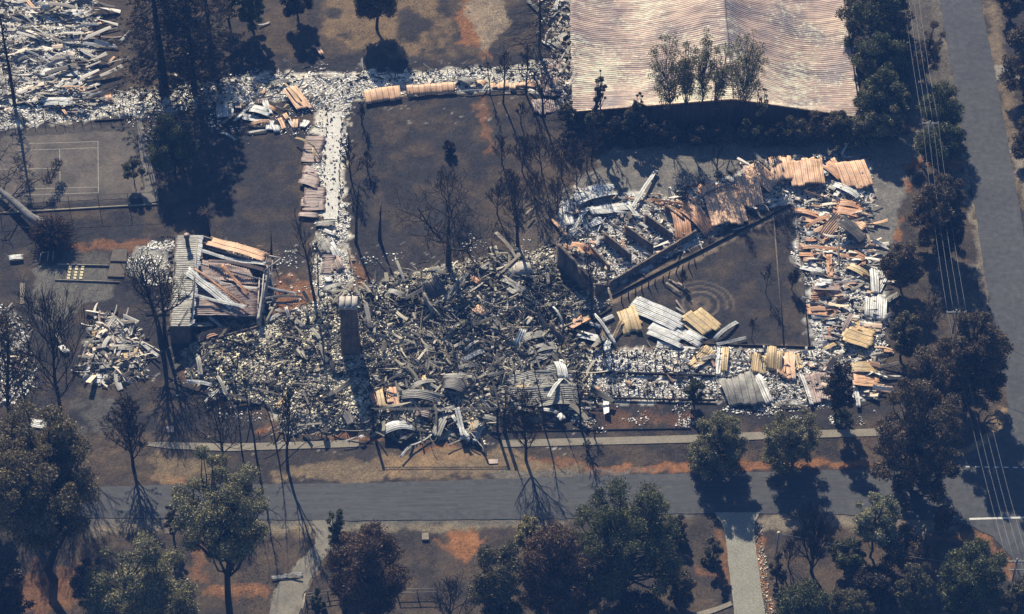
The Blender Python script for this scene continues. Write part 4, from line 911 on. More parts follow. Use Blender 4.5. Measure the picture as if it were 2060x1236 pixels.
o2 = mixc(n, 1.0, o1, r3.outputs[0], 'MULTIPLY')
n.links.new(o2, b.inputs['Base Color']); b.inputs['Roughness'].default_value = .7; b.inputs['Specular IOR Level'].default_value = .25
M['shedroof'] = m
M['shedwall'] = m_plain('rusted_wall_sheeting', (.085,.058,.045), .3, .5, .8, sc3=(4,4,.3))
roof_part(EL.x - .4, xr, 'l'); roof_part(xr, xR + .4, 'r')
mb = MB(); xs = np.linspace(EL.x, xR, 60)
for k in range(59):
    za, zb2 = float(roofz(np.array([xs[k]]), np.array([yf]))[0]) - .08, float(roofz(np.array([xs[k+1]]), np.array([yf]))[0]) - .08
    xa, xb = xs[k] - EL.x, xs[k+1] - EL.x; yy = .12 if k % 2 else .0
    mb.add([(xa, yy, -.2), (xb, yy, -.2), (xb, yy, zb2), (xa, yy, za), (xb, .12 - yy, -.2), (xb, .12 - yy, zb2)], [[0,1,2,3],[1,4,5,2]])
mb.build('front_wall', M['shedwall'], shed)
for xx in (0, xR - EL.x):
    mb = MB(); mb.box((xx, 26, 1.0), (.15, 51.6, 2.2)); mb.build('side_wall', M['shedwall'], shed)
mb = MB(); mb.box((xr - EL.x + .9, -.06, 1.7), (1.3, .1, 3.4)); mb.build('door', 'char', shed)
mb = MB(); ys = np.arange(0, 51, 1.0)
pts = [(xr - EL.x, y_, float(roofz(np.array([xr]), np.array([yf + y_]))[0]) + .1) for y_ in ys]
mb.tube(pts, .11, 4); mb.build('ridge_cap', 'dark', shed)
# verge flashing along the front edge of the roof
mb = MB()
for k in range(59):
    za = float(roofz(np.array([xs[k]]), np.array([yf]))[0]); zb2 = float(roofz(np.array([xs[k+1]]), np.array([yf]))[0])
    mb.bar((xs[k] - EL.x, -.36, za), (xs[k+1] - EL.x, -.36, zb2), .06, .22)
mb.build('verge_trim', 'peach', shed)

# ruined cottage
def panel4(name, cs, m, parent, pitch=.3, amp=.05, warp=.06, seed=0, org=None):
    """cs: four corners going round; corrugations run from corner 0 to corner 1"""
    c = [np.array(v_, float) for v_ in cs]; L = np.linalg.norm(c[3] - c[0]); nv = int(L / pitch * 4) + 1; nu = 14
    rs = np.random.RandomState(seed)
    U, Vv = np.meshgrid(np.linspace(0, 1, nu), np.linspace(0, 1, nv), indexing='ij'); U = U[..., None]; W = Vv[..., None]
    T = (c[0] * (1 - U) + c[1] * U) * (1 - W) + (c[3] * (1 - U) + c[2] * U) * W
    lap = np.floor(Vv * L / .9).astype(int)[..., None]; e = rs.uniform(-.15, .15, 200)[lap % 200]
    dd = (c[1] - c[0]) / np.linalg.norm(c[1] - c[0]); T = T + dd * e * (U - .5) * 2
    T[..., 2] += amp * np.cos(Vv * L / pitch * 2 * math.pi) + warp * (fbm(T[..., 0] * .6, T[..., 1] * .6, seed, 3) - .5) * 4
    T = T.reshape(-1, 3) - np.array(org if org is not None else (0, 0, 0)); N = len(T)
    i = np.arange(nu - 1)[:, None] * nv; j = np.arange(nv - 1)[None]
    q = np.stack([i + j, i + j + 1, i + nv + j + 1, i + nv + j], -1).reshape(-1, 4)
    rim = np.concatenate([np.arange(nv), np.arange(1, nu) * nv + nv - 1, (nu - 1) * nv + np.arange(nv - 2, -1, -1), np.arange(nu - 2, 0, -1) * nv]); r2_ = np.roll(rim, -1)
    rq = np.stack([rim, rim + N, r2_ + N, r2_], -1)
    return link(name, mesh_quads(name, np.concatenate([T, T - np.array([0, 0, .03])]), np.concatenate([q, q[:, ::-1] + N, rq])), m, parent)
cb_ = P(365, 691)
cot = tag(empty('cottage', cb_), 'burnt-out cottage left of the main rubble, its west roof strip still standing', 'cottage')
off = tuple(cb_)
panel4('roof', [P(356,474,3.4), P(398,474,3.9), P(383,657,3.9), P(342,657,3.4)], 'grey', cot, .42, .05, .05, 3, off)
panel4('roof', [P(398,474,3.9), P(408,474,3.6), P(390,650,3.5), P(383,657,3.9)], 'silver', cot, .42, .03, .05, 4, off)
panel4('roof', [P(388,566,2.9), P(522,578,2.0), P(514,636,1.9), P(384,634,2.9)], 'pink', cot, .32, .05, .12, 5, off)
panel4('roof', [P(405,560,2.8), P(392,520,3.1), P(500,540,2.4), P(518,575,2.0)], 'pink', cot, .32, .05, .15, 6, off)
def cwall(a, b, ha, hb, nm='wall', m='brick', th=.2):
    mb = MB(); p, q = P(*a) - cb_, P(*b) - cb_; wallseg(mb, p, q, ha, hb, th, wc=True); mb.build(nm, m, cot)
cwall((344,690), (383,690), 3.2, 3.5); cwall((346,688), (359,512), 3.2, 3.2); cwall((408,512), (541,556), 2.4, 1.8)
cwall((541,556), (521,668), 2.2, 2.4, m='brick2', th=.35); cwall((383,690), (400,520), 3.2, 3.2); cwall((430,690), (521,668), .8, 1.2)
mb = MB(); p = P(378, 496, 3.6) - cb_
mb.tube([p - Vector((0,0,.6)), p + Vector((0,0,1.9))], .28, 8); mb.build('flue', 'dark', cot)
mb = MB(); mb.tube([p + Vector((0,0,1.7)), p + Vector((0,0,2.2))], .42, 8); mb.build('cowl', 'pink', cot)
for a, b, z1, z2 in (((408,476),(541,515),3.2,2.8),((400,530),(535,565),3.0,2.4),((541,515),(566,520),2.8,2.9),((566,520),(532,545),2.9,2.2),((420,500),(535,530),2.8,2.6),((397,482),(386,640),3.9,3.9),((522,560),(517,650),2.4,2.2),((531,545),(522,650),2.6,2.3)):
    mb = MB(); mb.bar(P(*a, z1) - cb_, P(*b, z2) - cb_, .14, .18); mb.build('rafter', 'wood' if z1 > 3 else 'brick2', cot)
for a in ((541,556),(431,520),(455,527),(480,535),(505,545),(522,640)):
    mb = MB(); p = P(*a) - cb_; mb.box((p.x, p.y, 1.3), (.16, .16, 2.8)); mb.build('post', 'wood', cot)
COTT = [
 (1235,248,1565,345,1.9,'peach',{'z1':3.4,'z2':3.0,'bend':.1,'roll':-8,'label':'rust-coloured roof panel along the north side of the cottage ruin'}),(1190,308,1580,385,.6,'silver',{'z1':3.5,'z2':3.0,'bend':-.5,'roll':0}),
 (1250,375,1570,420,.5,'pink',{'z1':3.3,'z2':2.9}),(1310,395,1475,570,.4,'rust',{'z1':3.4,'z2':2.4}),(1112,428,1392,652,1.3,'silver',{'z1':4.2,'z2':2.6,'bend':0,'roll':0,'label':'bright silver strip sheet sliding diagonally off the cottage roof'}),
 (1170,430,1472,635,.4,'peach',{'z1':4.0,'z2':2.7,'bend':.1}),(1150,415,1420,620,.3,'rust',{'z1':4.2,'z2':2.7}),(1062,550,1455,642,.55,'silver',{'z1':4.2,'z2':2.7,'bend':-.1}),
 (1200,450,1530,530,.4,'silver',{'z1':3.3,'z2':2.6,'bend':-.5}),(1525,500,1762,565,.4,'silver',{'z1':2.2,'z2':.5,'bend':-.3}),(1555,602,1792,580,.4,'grey',{'z1':1.6,'z2':.6,'bend':.4}),
 (1555,622,1732,632,.35,'grey',{'z1':1.2}),(1060,752,1120,640,.25,'grey',{'z1':3.6,'z2':4.0}),(1165,832,1370,785,1.1,'rust',{'z1':.8,'bend':.6,'label':'curved rust plate below the south edge of the cottage'}),
 (1100,745,1250,740,1.0,'grey',{'z1':2.6,'z2':1.5}),(1230,700,1330,780,.5,'silver',{'z1':2}),(1350,700,1450,690,.7,'grey',{'z1':2}),(1310,655,1410,700,.5,'grey',{'z1':2.6,'z2':2}),(1560,655,1590,720,.4,'silver'),(1480,700,1590,670,.6,'grey'),
 (1420,720,1540,760,.8,'grey'),(1250,790,1400,800,.4,'silver',{'z1':1.2}),(1520,284,1566,280,.25,'ochre'),(1345,620,1395,655,.4,'silver',{'z1':2.8,'z2':2.6})]
sheets((0,400), COTT, 'cottage ruin', G % 'cottage')
WEDGE = [(1580,640,1700,680,.6,'grey'),(1640,690,1700,740,.5,'grey'),(1690,640,1720,720,.4,'silver',{'z1':1.2}),(1740,650,1830,700,.7,'silver'),(1720,700,1800,760,.6,'grey'),(1800,640,1830,740,.4,'grey',{'z1':1.5}),(1580,730,1640,690,.5,'silver'),(1160,930,1190,1050,.6,'grey'),(1190,850,1270,900,.7,'dark'),(1200,960,1260,900,.5,'grey',{'z2':1.4}),(1420,750,1480,800,.8,'ochre'),(1210,1210,1290,1130,.35,'silver'),(1230,1160,1340,1120,.5,'silver'),(1110,1080,1240,1100,.5,'silver'),(1290,1060,1350,1170,.4,'grey'),(1640,1236,1700,1160,.6,'ochre'),(1880,850,1930,980,.5,'dark'),(1840,760,1900,840,.5,'grey')]
sheets((0,400), WEDGE, 'main rubble west edge', G % 'main building', 1.1, .35)
# loose bits lying in the open
LOOSE = [((0,0),(1885,288,1905,322,.7,'peach',{'label':'single small peach sheet alone on the brown top lawn'})),((0,0),(1530,150,1600,130,.3,'silver',{'label':'thin white strip lying by the round dark crown at the top'})),
 ((0,400),(48,358,138,342,.9,'silver',{'label':'small pale sheet on dark ground left of the wooden frame'})),((0,816),(180,95,265,112,1.2,'silver',{'label':'pale sheet in the shade above the large lower-left eucalypt'})),
 ((0,816),(1605,1020,1790,995,.4,'silver',{'label':'long white beam lying next to the winding gravel drive','bend':0})),((0,816),(1680,1000,1792,1016,.3,'wood',{'label':'grey beam crossing the white one near the winding gravel drive','bend':0})),
 ((0,400),(360,870,390,900,.9,'silver',{'label':'small white sheet between bare trees at left'})),((0,400),(330,800,360,870,.4,'wood',{'label':'weathered plank standing between bare trees at left'})),
 ((680,400),(1960,475,2060,545,.3,'wood',{'label':'long plank lying near the round garden bed'})),((1360,400),(5,500,75,548,.3,'pink',{'label':'short pink plank just above the round garden bed'}))]
for og, row in LOOSE: sheets(og, [row], '', 'loose')
for o in list(COL.objects):
    if o.get('group') == 'loose': del o['group']
    if o.get('group') == '': del o['group']

# ------------------------------------------------------------------ slabs, pads, covers
def slab(pp, z, m, name, label, cat, th=.2):
    return tag(flat(name, pp, z, m, thick=th), label, cat)
slab([(228,504),(257,505),(255,529),(222,528)], .3, 'edging', 'raised_bed', 'square dark raised bed just right of the paver pad, upper one', 'raised bed', .35)
slab([(222,532),(252,533),(250,559),(216,558)], .18, 'edging', 'raised_bed', 'square brown raised bed right of the paver pad, lower one', 'raised bed', .4)
k = 0
for cx_, ys_ in ((141, (536,542,548,554,560)), (154, (536,542,548.5,554,560)), (166, (536,542,548.5,554,560))):
    for q, yy in enumerate(ys_):
        dx = -(yy - 536) * .18 - 2
        o = slab([(cx_ + dx, yy - 2.1), (cx_ + dx + 6, yy - 2.1), (cx_ + dx + 6, yy + 2), (cx_ + dx, yy + 2)], .08, 'paver', 'paver', 'cream square paver in the grid set out on the grey pad', 'paver', .08)
        o['group'] = 'cream pavers on the grey pad'
slab([(982+0,925),(1002,924),(1002,933),(984,934)], .06, 'pink', 'pit_cover', 'pinkish square cover on the verge beside the gate shadow', 'cover')
slab([(849,1075),(862,1075),(863,1088),(849,1088)], .25, 'conc', 'pit_cover', 'pale square concrete cover by the orange bank across the road', 'cover', .3)
slab([(334,858),(349,857),(350,870),(336,871)], .07, 'pink', 'pit_cover', 'pinkish square cover right of the burnt conifer', 'cover')
slab([(40,570),(50,570),(49,612),(41,612)], .05, 'conc', 'stepping_slab', 'narrow pale slab on dark ground left of the grey pad', 'slab')
def edge_line(a, b, wd, h, m, name, label, cat='edging', z=0.):
    mb = MB(); mb.bar(P(*a, z + h / 2), P(*b, z + h / 2), wd, h); return tag(mb.build(name, m), label, cat)
edge_line((115,532),(220,535), .15, .2, 'wood', 'timber_edge', 'timber edging along the top of the grey pad')
edge_line((110,563),(240,568), .12, .15, 'wood', 'timber_edge', 'timber edging below the paver grid')
edge_line((0,429),(318,411), .3, .12, 'conc', 'concrete_kerb', 'pale concrete kerb below the tennis court')
edge_line((1555,418),(1577,695), .2, .12, 'edging', 'stone_edging', 'thin stone edging between lawn and side path of the garden court')
edge_line((1602,432),(1628,695), .15, .2, 'edging', 'stone_edging', 'dark edging on the east side of the garden court')
edge_line((1405,692),(1640,699), .2, .18, 'char', 'stone_edging', 'burnt edging along the south side of the garden court')
edge_line((1232,596),(1590,412), .25, .25, 'char', 'charred_beam', 'long charred beam along the diagonal garden path', 'beam')
edge_line((1190,748),(1440,757), .3, .3, 'char', 'charred_beam', 'charred beam crossing the white ash of the south wing', 'beam', .25)
edge_line((1190,800),(1440,806), .2, .2, 'char', 'charred_beam', 'charred beam along the lower edge of the south wing', 'beam', .15)
edge_line((1230,620),(1170,660), .2, .2, 'char', 'charred_beam', 'charred beam at the west corner of the garden court', 'beam')
edge_line((190,243),(262,239), .2, .15, 'char', 'charred_beam', 'charred beam along the top of the tennis court', 'beam')
edge_line((1010,868),(1390,862), .12, .1, 'char', 'burnt_rail', 'low burnt garden edge between south wing and footpath', 'edging')
for a, b, z in (((85,505),(103,513),.9),((80,530),(82,512),.5)):
    pass
mb = MB()
for a, b in (((80,530,0),(82,510,.8)),((82,510,.8),(97,506,.8)),((95,525,0),(98,505,1)),((106,525,0),(108,503,1.2))):
    mb.bar(P(*a), P(*b), .12, .12)
tag(mb.build('broken_frame', 'pole'), 'broken pale timber frame standing left of the grey pad', 'frame')

# tennis court fence
def fence(name, label, pts, h, spacing, m='wire', r=.05, rail=True, mid=False, cat='fence'):
    b0 = P(*pts[0]); t = tag(empty(name, b0), label, cat)
    for k in range(len(pts) - 1):
        p, q = P(*pts[k]) - b0, P(*pts[k + 1]) - b0; L = (q - p).length; n_ = max(1, round(L / spacing))
        for i_ in range(n_ + (1 if k == len(pts) - 2 else 0)):
            c = p.lerp(q, i_ / n_); mb = MB(); mb.tube([c - Vector((0,0,.2)), c + Vector((0,0,h))], r, 5); mb.build('post', m, t)
        if rail:
            mb = MB(); mb.tube([p + Vector((0,0,h)), q + Vector((0,0,h))], r * .8, 4); mb.build('rail', m, t)
        if mid:
            mb = MB(); mb.tube([p + Vector((0,0,h * .5)), q + Vector((0,0,h * .5))], r * .8, 4); mb.build('rail', m, t)
fence('court_fence', 'tall thin wire fence along the right and lower sides of the tennis court', [(276,262),(300,345),(319,415),(141,423),(0,430)], 2.7, 4.3, 'paleb', .05)
slab([(272,240),(285,243),(318,388),(320,405),(290,412),(284,395),(292,380),(280,300)], .08, m_plain('court_side_strip', (.12,.11,.095), .25, 1), 'drain_strip', 'grey paved strip inside the right fence of the tennis court', 'strip', .1)
fence('post_fence', 'line of thin blackened posts below the long north strip', [(8,252),(110,246),(200,240),(262,232)], 1.5, 1.35, 'char', .045, False)
fence('post_fence', 'line of blackened posts through the left end of the north strip', [(120,222),(180,217),(270,211)], 1.6, 1.5, 'char', .05, True)
fence('rail_fence', 'grey wooden rail fence behind the red-brown round tree', [(800,1200),(880,1198)], 1.3, 2.5, 'wood', .09, True, True)
fence('rail_fence', 'pale post-and-rail fence at the foot of the winding drive', [(608,1236),(615,1206),(660,1200),(690,1196)], 1.1, 1.6, 'wood', .09, True, True)
fence('burnt_fence', 'burnt wire fence posts along the edge of the lower verge', [(520,876),(620,874),(700,882)], .7, 1.7, 'char', .06, False)
fence('burnt_fence', 'burnt posts beside the shed-side yard and the roadside', [(1795,150),(1797,215),(1805,262)], 1.1, 2.5, 'char', .09, True)
fence('strip_railing', 'dark railing along the upper edge of the fallen north walkway', [(800,154),(950,143),(1080,133)], .7, 1.3, 'char', .05, True)
for lbl, a, b, n_, h, grp in (
    ('charred foundation stump in the upper row of the south wing', (1195,718),(1400,722),13,1.1,'charred stumps of the south wing upper row'),
    ('charred foundation stump in the middle row of the south wing', (1195,742),(1440,748),15,1.1,'charred stumps of the south wing middle row'),
    ('charred foundation stump in the lower row of the south wing', (1195,788),(1370,796),11,1.0,'charred stumps of the south wing lower row'),
    ('burnt rose stem beside the diagonal garden path', (1250,608),(1400,530),12,1.3,'burnt stems along the diagonal garden path'),
    ('charred stump along the west side of the smooth slab', (657,232),(652,440),16,.5,'charred stumps west of the slab'),
    ('charred stump along the east side of the smooth slab', (686,240),(682,440),16,.5,'charred stumps east of the slab'),
    ('charred stump in the upper row of the walkway strip', (740,168),(930,158),14,.4,'charred stumps in the walkway strip'),
    ('stone block edging the charred bed under the tennis court', (325,477),(352,478),6,.2,'stones at the tennis court bank')):
    src = None
    for k in range(n_):
        tt = k / max(1, n_ - 1); p = P(a[0] + (b[0] - a[0]) * tt, a[1] + (b[1] - a[1]) * tt)
        rr = random.Random(k * 7 + n_)
        if src is None:
            mb = MB(); mb.tube([(0,0,-.2),(.03,.02,h*.5),(rr.uniform(-.1,.1),rr.uniform(-.1,.1),h)], [.11,.09,.06], 6)
            src = mb.build('charred_stump', 'char'); src.location = p; tag(src, lbl, 'stump', grp)
        else:
            o = src.copy(); COL.objects.link(o); o.location = p + Vector((rr.uniform(-.15,.15), rr.uniform(-.15,.15), mz(p.x, p.y) * .8)); o.rotation_euler = (rr.uniform(-.15,.15), rr.uniform(-.15,.15), rr.uniform(0, 6)); s_ = rr.uniform(.6, 1.15); o.scale = (1, 1, s_)

# ------------------------------------------------------------------ truss gate
gb = P(752, 872); hg = height_at(gb, 821)
gate = tag(empty('truss_gate', gb), 'entrance arch with a thin lattice beam on two dark posts by the verge', 'gate')
g2 = P(1001, 871) - gb
for c in (Vector((0,0,0)), g2, g2 + Vector((.9,-.1,0))):
    mb = MB(); mb.box((c.x, c.y, hg / 2 - .1), (.3, .3, hg)); mb.build('post', 'char', gate)
mb = MB(); N = 34
for dz in (0, .32):
    mb.bar((0, 0, hg - .1 - dz), (g2.x, g2.y, hg - .1 - dz), .05, .05)
for k in range(N):
    a_, b_ = k / N, (k + .5) / N, ; c_ = (k + 1) / N
    mb.bar((g2.x * a_, g2.y * a_, hg - .1), (g2.x * b_, g2.y * b_, hg - .42), .035, .035); mb.bar((g2.x * b_, g2.y * b_, hg - .42), (g2.x * c_, g2.y * c_, hg - .1), .035, .035)
mb.build('lattice_beam', 'pole', gate)

# ------------------------------------------------------------------ power line
def pole(bx, by, ty, label, arm=2.3, r=.15, az=0.):
    b0 = P(bx, by); h = height_at(b0, ty); t = tag(empty('power_pole', b0), label, 'power pole')
    mb = MB(); mb.tube([(0,0,-.3),(0,0,h*.5),(0,0,h)], [r*1.25, r, r*.75], 8); mb.build('pole', 'pole', t)
    ends = []
    if arm:
        mb = MB(); mb.bar((-arm/2, -.12, h - .35), (arm/2, -.12, h - .35), .13, .16); mb.build('crossarm', 'pole', t)
        for q in (-.48, -.16, .16, .48):
            mb = MB(); c = Vector((q * arm, -.12, h - .22)); mb.tube([c, c + Vector((0,0,.22))], [.07,.04], 6); mb.build('insulator', 'white', t); ends.append(b0 + c + Vector((0,0,.22)))
        mb = MB(); mb.bar((-.5, -.12, h - .45), (0, -.05, h - 1.2), .04, .04); mb.bar((.5, -.12, h - .45), (0, -.05, h - 1.2), .04, .04); mb.build('brace', 'pole', t)
    return b0, h, ends
b1, h1, e1 = pole(1858, 338, 244, 'power pole by the gravel drive entrance, top crossarm above the round green tree')
b2, h2, e2 = pole(1911, 706, 624, 'power pole among scorched trees east of the garden court', 2.6)
b3, h3, e3 = pole(2030, 1205, 1125, 'power pole at the lower right road corner', 2.6)
b5, h5, _ = pole(1561, 1122, 1073, 'short service pole right of the concrete driveway', 0, .12)
mb = MB(); c = Vector((0, -.12, h3 - 2.0)) ; mb.bar((-1.0, -.1, h3 - 1.9), (1.0, -.1, h3 - 1.9), .1, .12)
for o in COL.objects:
    if o.name.startswith('power_pole') and (o.location - b3).length < .01: mb.build('crossarm', 'pole', o)
for o in COL.objects:
    if o.name.startswith('power_pole') and (o.location - b5).length < .01:
        mb = MB(); mb.tube([(0,0,h5),(0,0,h5+.2)], [.22,.16], 8); mb.build('pole_cap', 'paver', o)
dv_ = (b1 - b2); b0_ = b1 + dv_ * 1.0
e0 = [b0_ + (e - b1) + Vector((0, 0, .3)) for e in e1]
e4 = [e + (b3 - b2) for e in e3]
def wire(p, q, sag, label, m='wire', r=.015, grp='power lines'):
    mb = MB(); pts = []
    for k in range(15):
        t_ = k / 14; c = p.lerp(q, t_); pts.append((c.x, c.y, c.z - sag * 4 * t_ * (1 - t_)))
    mb.tube(pts, r, 4); tag(mb.build('power_line', m), label, 'power line', grp)
nm_ = ('leftmost', 'second', 'third', 'rightmost')
for k in range(4):
    wire(e0[k], e1[k], 1.0, '%s overhead wire running to the top edge above the upper power pole' % nm_[k])
    wire(e1[k], e2[k], 1.0, '%s overhead wire between the upper and middle power poles' % nm_[k])
    wire(e2[k], e3[k], 1.2, '%s overhead wire between the middle and lower right power poles' % nm_[k])
    wire(e3[k], e4[k], 1.2, '%s overhead wire leaving the lower right power pole' % nm_[k])
wire(b3 + Vector((-.9,-.1,h3-1.8)), b5 + Vector((0,0,h5)), .5, 'faint service wire from the lower right pole to the short driveway pole', r=.02)
wire(b2 + Vector((0,0,h2-1.5)), P(2200, 770, 6), 1.0, 'dark service wire crossing the side road from the middle pole', 'char', .03)

# ------------------------------------------------------------------ trees
def leaf_quads(c, n, rad, size, rs, flat_=.75, shell=.55, droop=0.):
    """n leaf-sized faces in a clump round c"""
    d = rs.normal(size=(n, 3)); d /= np.linalg.norm(d, axis=1)[:, None]
    r = rad * (shell + (1 - shell) * rs.rand(n)) * rs.uniform(.55, 1.1, n)
    p = d * r[:, None]; p[:, 2] *= flat_
    p += np.array(c)
    a = rs.normal(size=(n, 3)); a[:, 2] -= droop; a /= np.linalg.norm(a, axis=1)[:, None]
    b = np.cross(a, d + rs.normal(size=(n, 3)) * .8); b /= np.linalg.norm(b, axis=1)[:, None] + 1e-9
    s = size * rs.uniform(.6, 1.35, n)
    a = a * s[:, None]; b = b * (s * .5)[:, None]
    return np.stack([p - a * .5 - b * .15, p - a * .1 - b * .5, p + a * .5, p - a * .1 + b * .5], 1).reshape(-1, 3)
def limb(mb, p, q, r0, r1, rs, k=5, n=6, sagf=.15):
    p = np.array(p, float); q = np.array(q, float); L = np.linalg.norm(q - p); t = np.linspace(0, 1, n)[:, None]
    pts = p * (1 - t) + q * t; pts[:, 2] += (sagf * L * np.sin(t[:, 0] * math.pi)) * -1
    pts[1:-1] += rs.normal(size=(n - 2, 3)) * L * .035
    mb.tube(pts, np.linspace(r0, r1, n), k); return pts
def shape_pts(shape, n, rs):
    """clump centres in a unit crown: x, y in -1..1, z in 0..1"""
    out = []
    while len(out) < n:
        p = rs.uniform(-1, 1, 3); z = (p[2] + 1) / 2; r = math.hypot(p[0], p[1])
        if shape == 'round': lim = math.sqrt(max(0, 1 - (2 * z - 1) ** 2)) * .95 + .05
        elif shape == 'cone': lim = (1 - z) ** .8 * 1.0 + .08
        elif shape == 'poplar': lim = (math.sin(math.pi * min(1, z * .93 + .04)) ** .8) * (1.15 - .35 * z)
        elif shape == 'umbrella': lim = 1.0 if z > .45 else .35 + z
        elif shape == 'shrub': lim = math.sqrt(max(0, 1 - z * z)) * .9 + .1
        elif shape == 'oak': lim = math.sqrt(max(0, 1 - (1.55 * z - .45) ** 2)) * .95 + .1
        if r > lim: continue
        inner = r / max(lim, .1) < .45 and .15 < z < .8
        if inner and rs.rand() < .35: continue
        out.append((p[0], p[1], z))
    return np.array(out)
def leafy(name, label, bx, by, ty, wpx, m, shape='round', cb=.3, nc=26, nl=180, ls=.30, group=None, bark='bark', trunks=1, tr=None, lean=(0,0), cr=None, bright=None, seed=None, flat_=.75, cat='tree', kx=1.0, wz=None):
    sd = int(bx * 13 + by * 7) if seed is None else seed; rs = np.random.RandomState(sd)
    if cat == 'shrub' and shape == 'round': shape = 'shrub'; cb = 0.0
    nc = int(nc * 1.7) + 3; cr = (cr or .30) * .84; nl = nl * .72
    b0 = P(bx, by); H = height_at(b0, ty); Rw = wpx / 2 / scale_at(by)
    # the far side of a broad crown shows above its top from up here: solve for the true height
    H0 = H; kR = {'poplar': .35, 'cone': .3, 'umbrella': .85, 'oak': .75}.get(shape, .9); lo, hi = .25 * H0, H0
    for _ in range(30):
        H = (lo + hi) / 2
        if H * (1 + cb) / 2 + math.sqrt((H * (1 - cb) / 2) ** 2 + (Rw * kR * .98) ** 2) > H0: hi = H
        else: lo = H
    H = max(H, .6)
    t = tag(empty(name, b0), label, cat, group)
    lean = np.array([lean[0], lean[1], 0.0])
    pc = shape_pts(shape, nc, rs); z0 = H * cb
    rc = Rw * (cr or .30)
    cen = np.stack([pc[:, 0] * (Rw - rc * .6), pc[:, 1] * (Rw - rc * .6) * kx, z0 + rc * .4 + pc[:, 2] * (H - z0 - rc * .9)], -1) + lean * (pc[:, 2:3] * .6 + .4)
    rad = rc * rs.uniform(.6, 1.35, nc)
    if shape in ('cone', 'poplar'): rad *= (1.15 - .55 * pc[:, 2])
    mb = MB(); tr = tr or max(.07, H * .022)
    top = np.array([0, 0, z0 + (H - z0) * .55]) + lean * .7
    tp = []
    for k in range(trunks):
        o_ = np.array([rs.uniform(-.4, .4), rs.uniform(-.4, .4), 0]) if trunks > 1 else np.zeros(3)
        e_ = top + (np.array([rs.uniform(-.4, .4) * Rw, rs.uniform(-.4, .4) * Rw, 0]) if trunks > 1 else 0)
        tp.append(limb(mb, o_ - np.array([0, 0, .2]), e_, tr, tr * .35, rs, 7, 8, 0.0))
    mb.build('trunk', bark, t)
    if nc > 3:
        mb = MB(); tpa = np.concatenate(tp)
        for k in range(nc):
            if shape == 'cone' and rs.rand() < .5: continue
            cand = tpa[tpa[:, 2] < max(cen[k, 2] - rad[k] * .2, z0 * .7 + .1)]
            if len(cand) == 0: cand = tpa[:3]
            s_ = cand[np.argmin(np.abs(cand[:, 2] - (cen[k, 2] * .62)))]
            limb(mb, s_, cen[k], tr * .38, tr * .08 + .01, rs, 4, 5, .08)
        mb.build('limbs', bark, t)
    V = np.concatenate([leaf_quads(cen[k], max(8, int(nl * 2.3 * (rad[k] / rc) ** 2)), rad[k] * 1.12, ls * .98, rs, flat_) for k in range(nc)])
    link('crown', mesh_quads('crown', V, np.arange(len(V)).reshape(-1, 4)), m, t)
    return t
def grow(mb, tips, p, d, L, r, lev, rs, prm):
    n = 5 if lev else 7
    pts = [p]; dd = d.copy()
    for k in range(n):
        dd = dd + rs.normal(size=3) * prm['wob'] + np.array([0, 0, prm['up'] if lev else .02]); dd /= np.linalg.norm(dd)
        pts.append(pts[-1] + dd * L / n)
    pts = np.array(pts); rr = np.linspace(r, r * (.35 if lev < prm['lev'] else .5), n + 1)
    mb.tube(pts, np.maximum(rr, prm['rmin']), 6 if lev == 0 else (4 if lev < 2 else 3))
    if lev >= prm['lev']: tips.append(pts[-1]); return
    nchild = prm['n'][min(lev, len(prm['n']) - 1)]
    st = prm['st'] if lev == 0 else .2
    for k in range(nchild):
        t = st + (1 - st) * (k + rs.rand() * .8) / nchild; t = min(t, .99); f = t * n; i = int(f); q = pts[i] + (pts[i + 1] - pts[i]) * (f - i)
        ax = pts[i + 1] - pts[i]; ax /= np.linalg.norm(ax)
        rnd = rs.normal(size=3); pr = rnd - ax * rnd.dot(ax); pr /= np.linalg.norm(pr)
        an = R(prm['ang'] * rs.uniform(.7, 1.25)); nd = ax * math.cos(an) + pr * math.sin(an)
        LL = L * prm['rat'] * (1.15 - .55 * t) * rs.uniform(.75, 1.2) * (prm.get('first', 1) if lev == 0 else 1)
        grow(mb, tips, q, nd, LL, max(prm['rmin'], rr[i] * .55), lev + 1, rs, prm)
